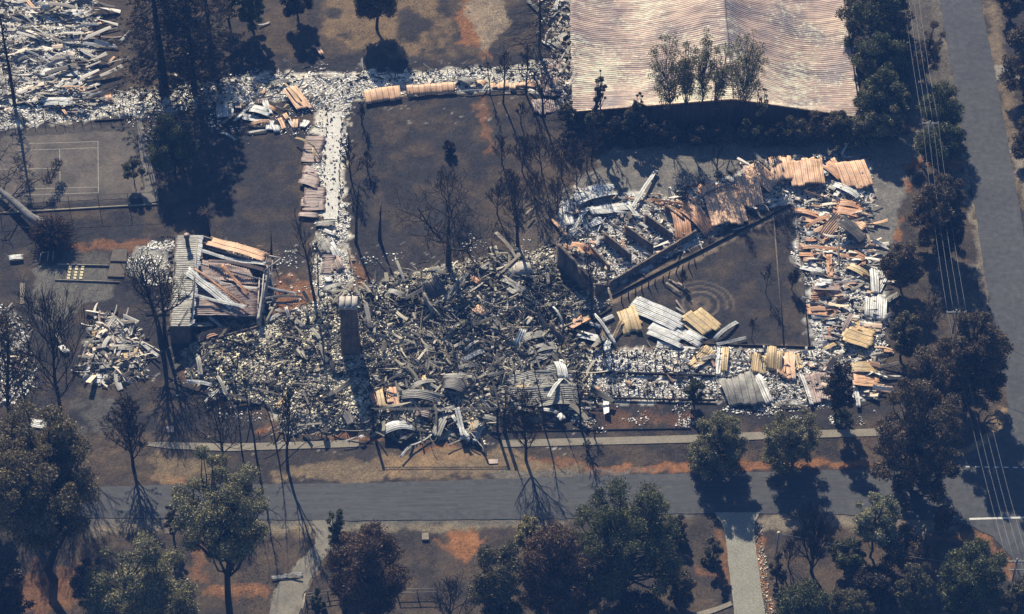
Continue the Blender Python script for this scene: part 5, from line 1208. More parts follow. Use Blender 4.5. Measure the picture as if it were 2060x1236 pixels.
def bare(name, label, bx, by, ty, m='bark', prm=None, group=None, tr=.2, leaves=None, seed=None, lean=0., leafn=6, ls=.28, cat='tree', hk=.8):
    sd = int(bx * 11 + by * 5) if seed is None else seed; rs = np.random.RandomState(sd)
    b0 = P(bx, by); H = height_at(b0, ty) * (.97 if name == 'dead_trunk' else .86)
    pr = dict(lev=3, n=[9, 5, 4], ang=42, rat=.42, up=.10, wob=.12, st=.35, rmin=.028); pr.update(prm or {})
    t = tag(empty(name, b0), label, cat, group)
    tips = []; d = np.array([lean, 0, 1.0]); d /= np.linalg.norm(d)
    mt = MB(); n = 8; pts = [np.array([0, 0, -.2])]
    dd = d.copy()
    for k in range(n):
        dd = dd + rs.normal(size=3) * .035; dd /= np.linalg.norm(dd); pts.append(pts[-1] + dd * H * hk / n)
    pts = np.array(pts); rr = np.linspace(tr, tr * .25, n + 1); mt.tube(pts, rr, 7); mt.build('trunk', m, t)
    mb = MB()
    for k in range(pr['n'][0]):
        tt = pr['st'] + (1 - pr['st']) * (k + rs.rand() * .8) / pr['n'][0]; tt = min(.99, tt); f = tt * n; i = int(f); q = pts[i] + (pts[i + 1] - pts[i]) * (f - i)
        a_ = k * 2.4 + rs.uniform(-.4, .4); an = R(pr['ang'] * rs.uniform(.75, 1.25)) * (1.0 - .35 * tt)
        nd = np.array([math.cos(a_) * math.sin(an), math.sin(a_) * math.sin(an), math.cos(an)])
        p2 = dict(pr); p2['n'] = pr['n'][1:]
        grow_sub(mb, tips, q, nd, H * pr['rat'] * (1.2 - .65 * tt) * rs.uniform(.8, 1.15), max(pr['rmin'], rr[i] * .5), 1, rs, p2)
    grow_sub(mb, tips, pts[-1], dd, H * (1 - hk) * 1.1, tr * .22, 2, rs, dict(pr, n=pr['n'][1:]))
    mb.build('branches', m, t)
    if leaves:
        V = np.concatenate([leaf_quads(c, leafn, .3, ls * .55, rs, .9, .2) for c in tips])
        link('crown', mesh_quads('crown', V, np.arange(len(V)).reshape(-1, 4)), leaves, t)
    return t
def grow_sub(mb, tips, p, d, L, r, lev, rs, prm):
    n = 5; pts = [p]; dd = d.copy()
    for k in range(n):
        dd = dd + rs.normal(size=3) * prm['wob'] + np.array([0, 0, prm['up']]); dd /= np.linalg.norm(dd); pts.append(pts[-1] + dd * L / n)
    pts = np.array(pts); rr = np.maximum(np.linspace(r, r * .4, n + 1), prm['rmin']); mb.tube(pts, rr, 4 if lev < 3 else 3)
    if lev >= prm['lev']: tips.append(pts[-1]); tips.append(pts[3]); return
    nch = prm['n'][min(lev - 1, len(prm['n']) - 1)]
    for k in range(nch):
        t = .25 + .72 * (k + rs.rand() * .7) / nch; f = t * n; i = min(int(f), n - 1); q = pts[i] + (pts[i + 1] - pts[i]) * (f - i)
        ax = pts[i + 1] - pts[i]; ax /= np.linalg.norm(ax); rnd = rs.normal(size=3); pp_ = rnd - ax * rnd.dot(ax); pp_ /= np.linalg.norm(pp_)
        an = R(prm['ang'] * rs.uniform(.6, 1.1)); nd = ax * math.cos(an) + pp_ * math.sin(an)
        grow_sub(mb, tips, q, nd, L * .55 * (1.2 - .5 * t) * rs.uniform(.7, 1.2), max(prm['rmin'], rr[i] * .55), lev + 1, rs, prm)

# --- foreground row below the road
leafy('eucalypt_tree', 'huge spreading scorched eucalypt filling the lower left corner', 108, 1165, 866, 262, 'euc', 'umbrella', .30, 74, 300, .34, tr=.62, cr=.22, flat_=.6, bark='bark')
leafy('eucalypt_tree', 'bushy grey-green gum with rounded foliage clumps at the bottom left', 300, 1322, 1068, 215, 'greygreen', 'oak', .12, 60, 420, .30, tr=.35, cr=.24, trunks=3, bark='bark2')
leafy('eucalypt_tree', 'tall gum with a single dark trunk and open windswept grey-green crown', 473, 1262, 935, 200, 'greygreen', 'umbrella', .40, 44, 300, .30, tr=.5, cr=.22, bark='bark')
leafy('conifer_tree', 'slim dark cypress beside the mouth of the winding drive', 681, 1132, 1005, 42, 'green', 'poplar', .12, 30, 150, .22, tr=.16, cr=.36, bark='bark')
leafy('round_tree', 'round red-brown tree right of the cypress', 742, 1236, 1058, 168, 'redbrown', 'round', .06, 60, 320, .27, tr=.3, cr=.26)
leafy('broadleaf_tree', 'large red-brown scorched tree at the bottom centre', 1120, 1262, 1056, 165, 'redbrown', 'round', .08, 56, 320, .28, tr=.35, cr=.26)
leafy('broadleaf_tree', 'dark olive tree merging with the left of the red-brown one at bottom centre', 1010, 1262, 1095, 135, 'olive', 'round', .08, 44, 320, .28, tr=.3, cr=.26)
leafy('broadleaf_tree', 'yellowish green treetop peeping behind the red-brown tree by the road', 1065, 1120, 1040, 62, 'yellowgreen', 'round', .2, 20, 260, .25, tr=.2, cr=.32)
leafy('broadleaf_tree', 'scorched brown tree filling the gap left of the large green roadside tree', 1180, 1240, 1105, 80, 'brown', 'round', .1, 28, 280, .27, tr=.25)
leafy('broadleaf_tree', 'large dark green spreading tree at the roadside, bottom centre right', 1252, 1205, 958, 232, 'green', 'oak', .15, 84, 330, .28, tr=.45, cr=.20)
leafy('shrub', 'brown shrub hidden behind the right side of the large dark green tree', 1362, 1085, 1033, 48, 'brown', 'round', .1, 14, 240, .25, cat='shrub')
leafy('shrub', 'brown-green bush left of the concrete driveway, lower one', 1372, 1212, 1145, 66, 'brown', 'round', .08, 18, 260, .25, cat='shrub')
leafy('shrub', 'sparse olive bush left of the concrete driveway, upper one', 1432, 1132, 1076, 48, 'olive', 'round', .1, 14, 200, .25, cat='shrub')
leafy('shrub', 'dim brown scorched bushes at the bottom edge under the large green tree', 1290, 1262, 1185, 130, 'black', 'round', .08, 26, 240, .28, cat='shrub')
leafy('shrub', 'dark brown bush hugging the right edge of the concrete driveway', 1562, 1172, 1108, 42, 'brown', 'round', .08, 14, 220, .25, cat='shrub')
leafy('broadleaf_tree', 'pale silvery green open tree on the south verge of the road', 1750, 1122, 990, 108, 'lightgreen', 'round', .25, 34, 190, .28, tr=.2, cr=.26)
leafy('conifer_tree', 'small solitary brown-topped bush at the lower right corner of the junction', 1895, 1076, 1010, 52, 'brown', 'round', .18, 18, 300, .24, cat='tree')
leafy('broadleaf_tree', 'wide dark green scorched tree left of the lower right pole', 1940, 1262, 1085, 150, 'green', 'round', .08, 50, 320, .28, cr=.25)
leafy('broadleaf_tree', 'olive-brown tree left of the wide dark green one, lower right', 1832, 1256, 1120, 82, 'olive', 'round', .08, 30, 300, .27)
leafy('broadleaf_tree', 'brown scorched bush thicket under the silvery tree', 1815, 1140, 1065, 105, 'brown', 'round', .08, 26, 200, .28, cat='tree')
leafy('broadleaf_tree', 'dark green bush right behind the fan-shaped burnt shrub', 1700, 1150, 1085, 80, 'green', 'round', .1, 22, 220, .27)
leafy('broadleaf_tree', 'black-green tree at the bottom edge right of the driveway', 1612, 1282, 1170, 120, 'green', 'round', .08, 36, 300, .28)
leafy('broadleaf_tree', 'olive tree at the bottom edge below the fan-shaped shrub', 1700, 1290, 1185, 100, 'olive', 'round', .08, 30, 280, .27)
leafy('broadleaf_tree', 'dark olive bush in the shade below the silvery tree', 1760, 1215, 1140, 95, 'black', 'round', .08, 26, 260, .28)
leafy('broadleaf_tree', 'olive-brown tree in the bottom right corner', 2042, 1290, 1150, 90, 'olive', 'round', .08, 30, 260, .27)
leafy('shrub', 'dark bush at the foot of the pale rail fence', 640, 1222, 1180, 34, 'green', 'round', .05, 10, 260, .22, cat='shrub')
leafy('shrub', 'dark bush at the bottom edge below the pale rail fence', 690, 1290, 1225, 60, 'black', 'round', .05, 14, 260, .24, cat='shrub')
leafy('shrub', 'brown sapling in front of the road behind the tall gum', 350, 1085, 1012, 34, 'brown', 'poplar', .1, 14, 160, .25, cat='tree')
leafy('broadleaf_tree', 'dim brown scrub under the huge lower-left eucalypt', 200, 1240, 1120, 90, 'brown', 'round', .08, 24, 200, .3)
leafy('broadleaf_tree', 'black scorched scrub at the far lower-left edge', 20, 1262, 1130, 130, 'black', 'round', .08, 24, 200, .3)
leafy('broadleaf_tree', 'dark foliage at the left edge behind the huge eucalypt', -10, 1060, 930, 100, 'euc', 'round', .15, 26, 200, .3)

# --- roadside trees above the road
leafy('roadside_tree', 'grey-green pointed street tree, left one of the pair above the driveway', 1441, 938, 826, 122, 'greygreen', 'oak', .05, 52, 240, .25, tr=.2, cr=.24)
leafy('roadside_tree', 'grey-green street tree with a leaning trunk, right one of the pair', 1594, 935, 806, 112, 'greygreen', 'oak', .10, 46, 240, .25, tr=.18, cr=.25, lean=(-.8, 0))
leafy('roadside_tree', 'big brown scorched tree at the street corner, casting the widest shadow', 1832, 985, 738, 180, 'brown', 'oak', .04, 80, 260, .30, tr=.4, cr=.2)
leafy('small_tree', 'little dark green tree on the edge of the south wing ash', 1396, 815, 757, 42, 'green', 'round', .1, 18, 260, .25)
leafy('burnt_tree', 'drooping burnt tree with a few green leaves in front of the fallen panels', 1682, 848, 724, 68, 'black', 'oak', .3, 34, 120, .26, tr=.16)
leafy('shrub', 'low green regrowth at the foot of the drooping burnt tree', 1695, 845, 790, 50, 'green', 'shrub', .05, 12, 90, .22, cat='shrub')
# --- east verge
leafy('verge_tree', 'brown scorched tree under the wires just south of the driveway mouth', 1882, 490, 338, 116, 'brown', 'oak', .12, 50, 230, .29, cr=.23)
leafy('verge_tree', 'round brown tree beside the southern end of the gravel drive', 1812, 580, 484, 90, 'brown', 'round', .2, 32, 280, .27)
leafy('verge_tree', 'large brown scorched tree standing right of the middle power pole', 1940, 810, 612, 150, 'brown', 'oak', .12, 80, 260, .30, cr=.21)
leafy('verge_tree', 'green-tinged tree between the east wing and the middle power pole', 1812, 722, 622, 72, 'olive', 'oak', .2, 28, 200, .27)
leafy('verge_tree', 'brown tree left below the middle power pole', 1872, 800, 690, 110, 'brown', 'oak', .15, 34, 200, .29)
leafy('verge_tree', 'dark green round tree in front of the upper power pole', 1888, 335, 243, 108, 'green', 'round', .22, 40, 240, .28)
leafy('verge_tree', 'green tree under the wires above the upper power pole', 1884, 275, 163, 94, 'green', 'oak', .3, 34, 170, .28)
leafy('verge_tree', 'sparse brown tree under the wires near the top edge', 1862, 160, 35, 70, 'brown', 'oak', .2, 22, 90, .28)
leafy('verge_tree', 'dark tree low on the verge behind the brown scorched one', 1905, 520, 440, 70, 'black', 'round', .1, 20, 200, .28)
leafy('verge_tree', 'tall dark brown tree on the far side of the side road, top right', 2060, 190, 5, 112, 'brown', 'oak', .12, 44, 260, .30)
leafy('verge_tree', 'dark brown tree across the side road, second from the top', 2072, 330, 215, 90, 'brown', 'oak', .12, 28, 240, .30)
leafy('verge_tree', 'scrub at the far top right corner', 2030, 40, -60, 80, 'brown', 'round', .1, 20, 220, .30)
# --- belt right of the shed and along its front
for i_, (bx, by, ty, wp, mm_, lb_) in enumerate([
    (1745,95,-60,105,'green','dark green tree at the top of the belt right of the big shed'),(1785,60,-80,80,'brown','brown-black tree at the top edge right of the big shed'),
    (1765,175,60,95,'green','tall dark green tree in the belt right of the big shed, second from top'),(1772,250,130,90,'green','dark tree in the belt right of the shed, third from top'),
    (1762,278,190,84,'greygreen','dusty green tree at the lower right corner of the big shed'),(1800,130,20,56,'brown','brown tree on the outer side of the belt beside the shed')]):
    leafy('belt_tree', lb_, bx, by, ty, wp * 1.25, mm_, 'oak', .08, 34, 240, .29, cr=.25)
SH = [(1195,272,212,60,'olive'),(1235,282,232,56,'black'),(1270,275,190,44,'olive'),(1300,285,235,60,'black'),(1345,280,238,60,'brown'),(1400,284,240,66,'black'),(1450,280,240,60,'brown'),
      (1508,287,228,56,'green'),(1560,282,240,56,'black'),(1600,284,225,64,'olive'),(1645,284,218,70,'brown'),(1690,282,216,66,'olive'),(1730,286,226,66,'greygreen'),(1545,292,262,26,'brown')]
for i_, (bx, by, ty, wp, mm_) in enumerate(SH):
    leafy('shed_shrub', 'scorched shrub number-like clump' if 0 else '%s scorched shrub in the row along the front wall of the big shed' % {'olive':'olive','black':'blackened','brown':'brown','green':'dense dark green','greygreen':'dusty green'}[mm_], bx, by, ty, wp, mm_, 'round', .05, 16, 200, .27, group='scorched shrubs along the front of the big shed' , cat='shrub')
for i_, (bx, by, ty, wp, lb_) in enumerate([(1338,268,56,98,'broad poplar with a split crown, leftmost of the row before the shed'),(1378,268,52,50,'slim poplar, second from left before the shed'),(1408,268,45,48,'tall slim poplar, middle of the row before the shed'),(1440,268,56,50,'slim poplar, second from right before the shed'),(1490,268,42,92,'tallest broad poplar right of the shed ridge')]):
    leafy('poplar_tree', lb_, bx, by, ty, wp, 'greygreen', 'poplar', .30, 46 if wp > 60 else 30, 58 if wp > 60 else 50, .26, tr=.13, cr=.32 if wp > 50 else .5, bark='bark')
leafy('sapling', 'thin sapling with a tuft of leaves before the lower left of the shed roof', 1205, 275, 138, 36, 'olive', 'poplar', .5, 10, 90, .26)
leafy('sapling', 'sparse twiggy sapling before the right half of the shed', 1525, 275, 165, 36, 'greygreen', 'poplar', .4, 9, 40, .26)
leafy('sapling', 'dark bushy sapling near the left front corner of the shed', 1283, 275, 182, 34, 'black', 'poplar', .3, 12, 120, .26)
# --- top of the picture
leafy('lawn_tree', 'green-brown tree on the brown top lawn casting a ragged round shadow', 758, 58, -75, 92, 'brown', 'oak', .25, 44, 220, .29)
leafy('lawn_tree', 'smaller dark tree on the top lawn with a shadow beneath', 600, 42, -45, 62, 'black', 'oak', .2, 28, 200, .28)
leafy('lawn_tree', 'dense dark round tree at the top edge left of centre', 508, 62, -50, 62, 'green', 'round', .05, 34, 300, .28)
leafy('lawn_tree', 'dark leafy tree just left of the dense round one at the top edge', 462, 50, -60, 56, 'olive', 'round', .1, 28, 260, .28)
leafy('court_tree', 'dark green tree at the upper right corner of the tennis court', 352, 350, 222, 96, 'green', 'oak', .2, 34, 220, .28)
leafy('court_tree', 'small olive leafy branchy tree leaning over the court fence', 272, 372, 318, 52, 'olive', 'round', .4, 12, 130, .26)
leafy('dark_bush', 'small dark bush alone on the charred middle lawn', 904, 308, 278, 36, 'black', 'round', .1, 10, 120, .26, cat='shrub')
# big burnt conifers
def big_conifer(label, bx, by, H, Rw, tr, m, nwh, nl, z0=.12, seed=1):
    rs = np.random.RandomState(seed); b0 = P(bx, by); t = tag(empty('conifer_tree', b0), label, 'tree')
    mb = MB(); mb.tube([(0,0,-.2),(.1,0,H*.3),(0,.1,H*.65),(.1,0,H)], [tr, tr*.8, tr*.5, .06], 8); mb.build('trunk', 'bark', t)
    mb = MB(); Vs = []
    for k in range(nwh):
        z = H * (z0 + (1 - z0) * k / nwh) ; L = Rw * (1 - (k / nwh) ** 1.6 * .85) * rs.uniform(.6, 1.1); a = rs.uniform(0, 6.28)
        e = np.array([math.cos(a) * L, math.sin(a) * L, z - L * .22 + rs.uniform(-.3, .8)])
        pts = limb(mb, (0, 0, z), e, .07, .025, rs, 4, 7, .06)
        for q in range(6):
            i = rs.randint(2, 7); s_ = pts[i]; a2 = a + rs.uniform(-1.1, 1.1); l2 = L * rs.uniform(.15, .35)
            e2 = s_ + np.array([math.cos(a2) * l2, math.sin(a2) * l2, -l2 * .25]); limb(mb, s_, e2, .03, .02, rs, 3, 4, .1)
            if nl: Vs.append(leaf_quads(e2, nl, .5, .26, rs, .5, .2))
    mb.build('branches', 'bark', t)
    if nl: V = np.concatenate(Vs); link('crown', mesh_quads('crown', V, np.arange(len(V)).reshape(-1, 4)), m, t)
big_conifer('towering burnt conifer with a thick black trunk crossing the north strip', 331, 192, 23, 6.5, .75, 'black', 190, 24, .2, 4)
big_conifer('second large burnt conifer right of the thick black trunk', 392, 188, 20, 6.0, .45, 'black', 190, 24, .1, 5)
big_conifer('brownish burnt conifer behind the two large ones at the top left', 425, 120, 19, 4.6, .4, 'brown', 140, 18, .1, 6)
big_conifer('thin black conifer spar at the top left ruin', 30, 215, 20, 1.6, .28, 'black', 60, 3, .1, 7)
big_conifer('burnt feathery conifer beside the top gravel patch, left of the lean-to', 1085, 110, 16, 5.5, .25, 'black', 110, 0, .1, 8)
# --- bare burnt trees
FAN = dict(ang=30, rat=.5, up=.10, n=[12,6,4], st=.1, wob=.06, rmin=.02)
bare('bare_tree', 'broad leafless tree with twisting black limbs on the middle lawn', 903, 545, 325, prm=dict(ang=84, rat=.55, n=[10,7,4], st=.42, wob=.24, up=.04, rmin=.035), tr=.5, hk=.62)
bare('bare_tree', 'leafless tree right of the broad one on the middle lawn', 1042, 500, 320, prm=dict(ang=48, rat=.38, n=[12,6,4], st=.35), tr=.3, hk=.75)
bare('dead_trunk', 'dead limbless trunk left of its twin on the middle lawn', 716, 488, 355, prm=dict(lev=2, n=[12,3], ang=24, rat=.16, st=.4), tr=.24, leaves=None)
bare('dead_trunk', 'dead stub trunk with a forked top on the middle lawn', 764, 482, 402, prm=dict(lev=2, n=[4,2], ang=18, rat=.18, st=.6), tr=.3)
bare('bare_tree', 'thin leaning burnt tree over the lower link wing', 634, 605, 385, prm=dict(lev=3, n=[12,4,3], ang=46, rat=.22, st=.35), tr=.24, lean=-.08)
bare('dead_trunk', 'slender burnt pole trunk beside the link wing ruins', 640, 590, 470, prm=dict(lev=2, n=[5,2], ang=40, rat=.15), tr=.14)
bare('dead_trunk', 'short dead stump between the cottage and the link wing', 546, 512, 462, prm=dict(lev=2, n=[3,2], ang=20, rat=.12, st=.7), tr=.2)
bare('bare_tree', 'large double-trunked bare tree left of the cottage', 324, 690, 470, prm=dict(ang=52, rat=.40, n=[15,7,4], st=.4, rmin=.03), tr=.42, hk=.7)
bare('bare_tree', 'second stem of the bare tree left of the cottage', 333, 684, 500, prm=dict(ang=46, rat=.34, n=[10,6,4], st=.45, rmin=.03), tr=.34, lean=.05, hk=.7)
bare('bare_tree', 'tall bare tree with upswept twigs at the left, beside the small rubble pile', 124, 838, 545, prm=dict(ang=36, rat=.40, n=[18,8,5], st=.2, up=.12), tr=.28)
bare('bare_tree', 'leafless scorched tree at the far left edge', 20, 850, 570, prm=dict(ang=40, rat=.34, n=[16,7,4], st=.2), tr=.3, leaves='brown', leafn=10)
bare('bare_tree', 'dark scorched sapling in front of the far left tree', 60, 850, 680, prm=dict(ang=40, rat=.34, n=[10,6,3], st=.2), tr=.15, leaves='black', leafn=3)
bare('burnt_conifer', 'burnt conifer with brown needles on the verge left of the footpath', 268, 940, 760, prm=dict(ang=38, rat=.30, n=[24,6,3], st=.12), tr=.25, leaves='black', leafn=16)
bare('bare_tree', 'bare wispy tree above the footpath behind the tall gum', 452, 942, 780, prm=dict(ang=44, rat=.40, n=[15,7,4], st=.25), tr=.2)
bare('bare_tree', 'straight thin black pole tree on the lower verge, leftmost', 487, 912, 690, prm=dict(lev=2, n=[6,2], ang=50, rat=.06, st=.4), tr=.12)
bare('bare_tree', 'pair-like straight black pole tree beside the leftmost one on the lower verge', 521, 945, 690, prm=dict(lev=2, n=[10,3], ang=50, rat=.10, st=.3), tr=.17)
bare('bare_tree', 'forked burnt tree with its shadow branching over the road', 579, 945, 760, prm=dict(ang=26, rat=.40, n=[9,5,3], st=.3, rmin=.03), tr=.22)
bare('bare_tree', 'burnt spindly tree left of the forked one', 556, 900, 700, prm=dict(lev=2, n=[8,3], ang=40, rat=.1, st=.3), tr=.12)
bare('bare_tree', 'fine-twigged bare tree whose fan shadow lies across the road', 1058, 925, 765, prm=dict(ang=40, rat=.40, n=[20,8,5], st=.18, up=.12, rmin=.02), tr=.22)
bare('dead_trunk', 'thin burnt trunk right of the gate posts', 1018, 872, 770, prm=dict(lev=2, n=[5,3], ang=36, rat=.12), tr=.16)
bare('dead_trunk', 'thin burnt trunk standing below the rumpled grey sheets', 1095, 862, 700, prm=dict(lev=2, n=[9,3], ang=44, rat=.12), tr=.13)
bare('dead_trunk', 'slim black stem between two taller burnt trunks by the footpath', 1132, 856, 780, prm=dict(lev=2, n=[4,2], ang=36, rat=.1), tr=.08)
bare('bare_tree', 'burnt tree with short side twigs left of the south wing ash', 1167, 860, 700, prm=dict(ang=50, rat=.16, n=[14,4,3], st=.25), tr=.17)
bare('bare_tree', 'twisted low burnt tree on the verge below the south wing', 1196, 882, 852, prm=dict(ang=60, rat=.4, n=[6,4,3], st=.3), tr=.13)
bare('bare_tree', 'stunted burnt tree beside the footpath, lower one', 1180, 908, 885, prm=dict(ang=50, rat=.5, n=[7,4,3], st=.3), tr=.14)
bare('bare_tree', 'tall burnt tree in front of the brick end wall', 1190, 640, 470, prm=dict(ang=46, rat=.2, n=[18,5,4], st=.35), tr=.2)
bare('dead_trunk', 'short burnt stem left of the tall burnt tree by the garden court', 1170, 660, 610, prm=dict(lev=2, n=[6,3], ang=36, rat=.16), tr=.1)
bare('bare_tree', 'slim leafy-topped burnt tree over the fallen walkway', 1012, 207, 62, prm=dict(ang=38, rat=.22, n=[14,5,3], st=.45), tr=.16, leaves='brown', leafn=4)
bare('bare_tree', 'thin bare tree left of the leafy-topped one over the walkway', 986, 190, 95, prm=dict(lev=2, n=[14,4], ang=46, rat=.14), tr=.1)
bare('bare_tree', 'dark bare tree right of the leafy-topped one over the walkway', 1058, 188, 60, prm=dict(ang=40, rat=.24, n=[16,5,3], st=.2), tr=.16)
bare('bare_tree', 'forked bare tree standing before the pinkish sheets at the walkway end', 1092, 238, 110, prm=dict(ang=32, rat=.34, n=[10,5,4], st=.3), tr=.2)
bare('bare_tree', 'small bare tree on the lawn below the walkway', 1048, 250, 190, prm=dict(ang=34, rat=.4, n=[9,5,3], st=.2), tr=.1)
bare('bare_tree', 'small dead tree at the lawn corner beside the link junction', 728, 250, 198, prm=dict(ang=20, rat=.4, n=[10,5,3], st=.15), tr=.14)
bare('bare_tree', 'twiggy brown tree on the left edge of the middle lawn', 706, 360, 265, prm=dict(ang=34, rat=.34, n=[14,5,4], st=.1), tr=.14)
bare('bare_tree', 'small wiry tree on the top lawn near the strip', 500, 140, 70, prm=dict(ang=22, rat=.5, n=[9,5,3], st=.1, rmin=.02), tr=.07)
BROWNS = [(1010,330,262),(1050,345,262),(1090,350,250),(1130,360,265),(1075,410,330),(1030,395,330),(1120,430,350),(1160,380,285),(1180,345,265),(1000,430,360),(740,345,300),(905,420,325)]
for i_, (bx, by, ty) in enumerate(BROWNS):
    bare('scorched_thicket_tree', 'scorched brown twiggy tree in the thicket between the middle lawn and the gravel yard' if i_ < 10 else ('thin brown twiggy tree on the west of the middle lawn' if i_ == 10 else 'faint twiggy tree behind the broad leafless one'), bx, by, ty, prm=dict(ang=44, rat=.42, n=[13,6,4], st=.12), tr=.12, leaves=None, group='scorched thicket trees' if i_ < 10 else None, m='bark2')
leafy('thicket_shrub', 'blackened low shrub in the thicket west of the gravel yard', 1150, 300, 262, 40, 'black', 'round', .05, 12, 130, .26, cat='shrub')
leafy('thicket_shrub', 'olive scorched shrub at the corner below the walkway end', 1142, 262, 192, 46, 'olive', 'round', .1, 18, 160, .26, cat='shrub')
bare('bare_tree', 'dark fan of burnt stems beside the gravel yard, above the northeast wing', 1442, 345, 280, prm=dict(FAN, n=[8,4,3]), tr=.12)
bare('bare_tree', 'bare tree at the west side of the gravel yard', 1190, 330, 225, prm=dict(ang=40, rat=.36, n=[14,6,4], st=.15), tr=.16)
bare('bare_tree', 'small burnt bush by the streaked silver panel', 1376, 420, 372, prm=dict(ang=40, rat=.4, n=[8,5,3], st=.15), tr=.1)
bare('bare_tree', 'thin bare stem in the gravel yard near the shed shrubs', 1225, 300, 215, prm=dict(lev=2, n=[14,4], ang=40, rat=.2), tr=.1)
bare('burnt_shrub', 'fan-shaped burnt shrub with dense upright stems right of the driveway', 1632, 1150, 1025, prm=dict(ang=30, rat=.55, n=[26,7,5], st=.06, wob=.05, rmin=.02), tr=.25)
bare('bare_tree', 'leafless dark shrub at the bottom centre in front of the rail fence', 905, 1262, 1150, prm=dict(ang=40, rat=.45, n=[14,7,4], st=.12), tr=.18)
bare('bare_tree', 'burnt twiggy bush right beside the short service pole', 1585, 1140, 1080, prm=FAN, tr=.1)
bare('garden_shrub', 'charred rose-like shrub left of the round garden bed', 1372, 572, 540, prm=FAN, tr=.06)
bare('garden_shrub', 'charred shrub on the lawn of the garden court, upper right', 1540, 590, 520, prm=dict(ang=50, rat=.3, n=[9,4,3], st=.3), tr=.06)
bare('garden_shrub', 'charred low shrub on the lawn of the garden court near its south edge', 1512, 682, 622, prm=dict(ang=50, rat=.3, n=[9,4,3], st=.3), tr=.06)
bare('garden_shrub', 'burnt bush against the east edge of the garden court', 1592, 582, 540, prm=FAN, tr=.08, leaves='black', leafn=4)
bare('bare_tree', 'sparse burnt tree leaning at the south end of the east verge', 1862, 700, 560, prm=dict(ang=46, rat=.3, n=[12,5,4], st=.3), tr=.15, leaves='brown', leafn=3)
# palm
pb = P(421, 476); ph = height_at(pb, 430); t = tag(empty('palm_tree', pb), 'small burnt palm with a starburst of dead fronds above the cottage', 'palm')
mb = MB(); mb.tube([(0,0,-.2),(-.1,0,ph*.5),(-.15,0,ph)], [.32,.2,.18], 7); mb.build('trunk', 'bark', t)
mb = MB(); rs = np.random.RandomState(3)
for k in range(22):
    a = k * 2.399; el = rs.uniform(-.2, 1.0); L = rs.uniform(1.2, 1.8); d = np.array([math.cos(a) * math.cos(el), math.sin(a) * math.cos(el), math.sin(el)])
    p0 = np.array([-.15, 0, ph]); mb.tube([p0, p0 + d * L * .6, p0 + d * L + np.array([0, 0, -.35])], [.06,.05,.02], 4)
mb.build('fronds', 'bark2', t)
# fallen tree with its root ball
fb = P(98, 478); t = tag(empty('fallen_tree', fb), 'uprooted giant tree lying beside the tennis court, root plate to the right', 'fallen tree')
f0 = lambda a, b, z: np.array(P(a, b, z) - fb)
mb = MB(); mb.tube([f0(88,452,1.6), f0(60,436,1.5), f0(30,408,1.3), f0(0,383,1.1), f0(-40,350,1.0)], [.8,.62,.5,.4,.3], 9); mb.build('trunk', 'paleb', t)
mb = MB(); rs = np.random.RandomState(8)
for a, b, c, d_ in (((28,402),(60,372),(100,350),.14),((5,388),(20,340),(60,322),.12),((20,400),(50,365),(75,360),.12),((0,383),(-5,330),(20,290),.14),((-10,370),(30,345),(40,330),.1),((35,412),(10,430),(-10,420),.12)):
    p0, p1, p2 = f0(*a, 1.3), f0(*b, 2.2), f0(*c, 2.6); mb.tube([p0, p1, p2], [d_, d_ * .6, .04], 5)
    for q in range(9):
        s_ = p1 + (p2 - p1) * rs.rand(); mb.tube([s_, s_ + rs.normal(size=3) * .8, s_ + rs.normal(size=3) * 1.5], [.05,.03,.02], 3)
mb.build('branches', 'bark2', t)
V = np.concatenate([leaf_quads(f0(x_, y_, 2.0), 260, 1.0, .26, rs) for x_, y_ in ((112,338),(104,352),(95,364),(116,328))])
link('crown', mesh_quads('crown', V, np.arange(len(V)).reshape(-1, 4)), 'black', t)
mb = MB(); rc_ = f0(104, 470, 1.7)
for k in range(420):
    d = rs.normal(size=3); d[2] = abs(d[2]) * .6 - .2; d /= np.linalg.norm(d); L = rs.uniform(1.6, 3.7); w_ = rs.normal(size=3) * .25
    mb.tube([rc_ + d * .3, rc_ + d * L * .6 * np.array([1,1,.75]) + w_, rc_ + d * L * np.array([1.05,1,.7]) + w_ * 1.6], [.12,.06,.03], 4)
mb.build('roots', m_plain('burnt_roots', (.045,.026,.018), .5, 2), t)
V = leaf_quads(rc_, 5200, 3.3, .34, rs, .62, .15); link('root_plate', mesh_quads('root_plate', V, np.arange(len(V)).reshape(-1, 4)), m_island('root_soil', [(0,(.02,.014,.012)),(.7,(.05,.03,.02)),(1,(.10,.055,.035))]), t)
# ivy-white blotch of ash on the fallen limb near the conifers
mb = MB(); rs = np.random.RandomState(4)
for a, b in (((365,140),(380,105)),((380,105),(400,108)),((352,150),(366,160)),((372,118),(362,122)),((400,104),(415,112))):
    mb.tube([P(*a, .2), P((a[0]+b[0])/2, (a[1]+b[1])/2 + 2, .5), P(*b, .3)], [.12,.16,.08], 5)
tag(mb.build('ashen_limb', 'white'), 'fallen limb burnt to white ash between the large conifers', 'limb')
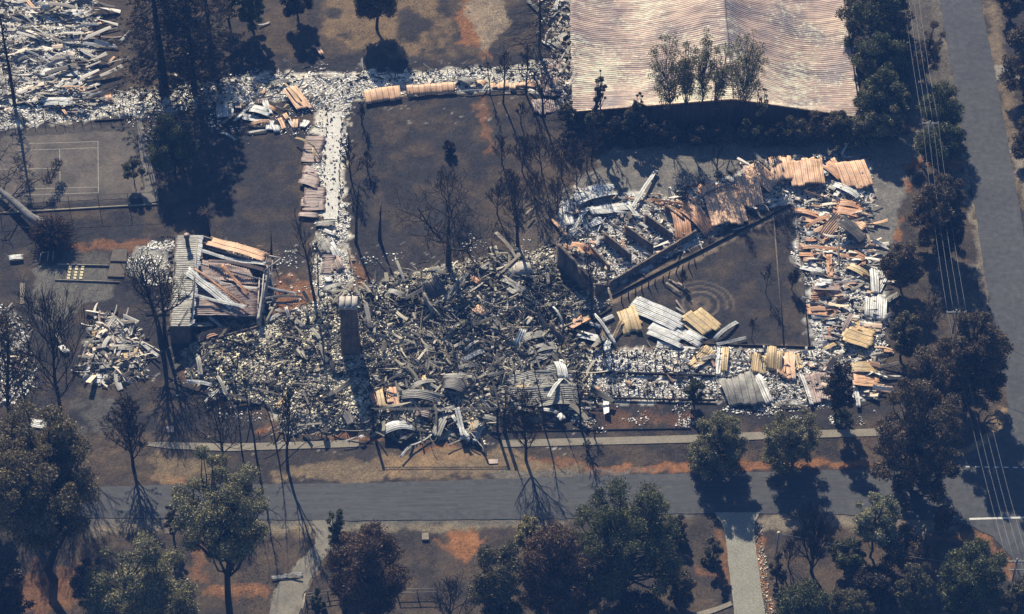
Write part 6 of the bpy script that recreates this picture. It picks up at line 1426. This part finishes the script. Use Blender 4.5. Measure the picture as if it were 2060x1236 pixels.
# burnt ground litter: stubble nobody could count
def tufts(name, pp, n, m, label, seed, size=.085, dens=None):
    rs = np.random.RandomState(seed); x, y = sample(pp, n, rs, .8, dens=dens); n = len(x)
    a = rs.uniform(0, 6.28, n); s = size * rs.uniform(.5, 1.6, n); z = mound(x, y) * .8 - .05
    dx, dy = np.cos(a) * s * .5, np.sin(a) * s * .5
    V = np.stack([np.stack([x - dx, y - dy, z], -1), np.stack([x + dx, y + dy, z], -1), np.stack([x + dx * .6 + dy * .5, y + dy * .6 - dx * .5, z + s * .5], -1), np.stack([x - dx * .4 + dy * .5, y - dy * .4 - dx * .5, z + s * .35], -1)], 1).reshape(-1, 3)
    o = link(name, mesh_quads(name, V, np.arange(len(V)).reshape(-1, 4)), m); tag(o, label, 'grass'); o['kind'] = 'stuff'
tufts('burnt_grass', [(440,-30),(1110,-30),(1100,140),(470,150)], 14000, 'grass', 'tawny and black stubble over the brown top lawn', 1, dens=dn(.3, .35, .6, 5))
tufts('burnt_grass', [(690,200),(1190,240),(1160,520),(700,590)], 12000, 'grass', 'thin burnt stubble over the middle lawn', 2, dens=dn(.3, .4, .6, 6))
tufts('burnt_grass', [(0,1060),(1440,1060),(1460,1260),(0,1260)], 16000, 'grass', 'burnt stubble and litter on the ground south of the road', 3, dens=dn(.3, .35, .6, 7))
tufts('burnt_grass', [(1530,1070),(2000,1080),(2060,1260),(1550,1260)], 7000, 'grass', 'burnt stubble right of the concrete driveway', 4, dens=dn(.3, .35, .6, 8))
tufts('burnt_grass', [(1190,815),(1960,860),(1900,930),(1190,940)], 9000, 'grass', 'burnt stubble on the verge between footpath and road', 5, dens=dn(.3, .35, .6, 9))
tufts('burnt_grass', [(1780,0),(1900,0),(2000,850),(1780,850),(1840,330)], 14000, 'grass', 'brown stubble on the verge beside the side road', 6, dens=dn(.3, .35, .6, 10))
tufts('burnt_grass', [(0,430),(560,430),(380,880),(0,880)], 10000, 'grass', 'sparse burnt stubble on the western ground', 7, dens=dn(.3, .4, .6, 11))
chunks('road_stones', [(1517,1060),(1530,1060),(1560,1250),(1540,1250)], 500, (.06,.2), 'rubble', 'stones edging the right side of the concrete driveway', 63, zup=.05, rag=.3)

# ------------------------------------------------------------------ the air between the aircraft and the ground
mb = MB(); mb.box((0, 0, 129), (2900, 2900, 262)); m = bpy.data.materials.new('smoky_air'); m.use_nodes = True
n = m.node_tree; n.nodes.remove(n.nodes['Principled BSDF']); pv = n.nodes.new('ShaderNodeVolumePrincipled')
pv.inputs['Color'].default_value = (.12, .34, 1.0, 1); pv.inputs['Density'].default_value = .00018; pv.inputs['Anisotropy'].default_value = 0.0
n.links.new(pv.outputs[0], n.nodes['Material Output'].inputs['Volume'])
o = mb.build('haze', m); o['kind'] = 'stuff'; tag(o, 'thin blue smoky haze in the air over the whole site', 'haze')
SC.cycles.volume_bounces = 0
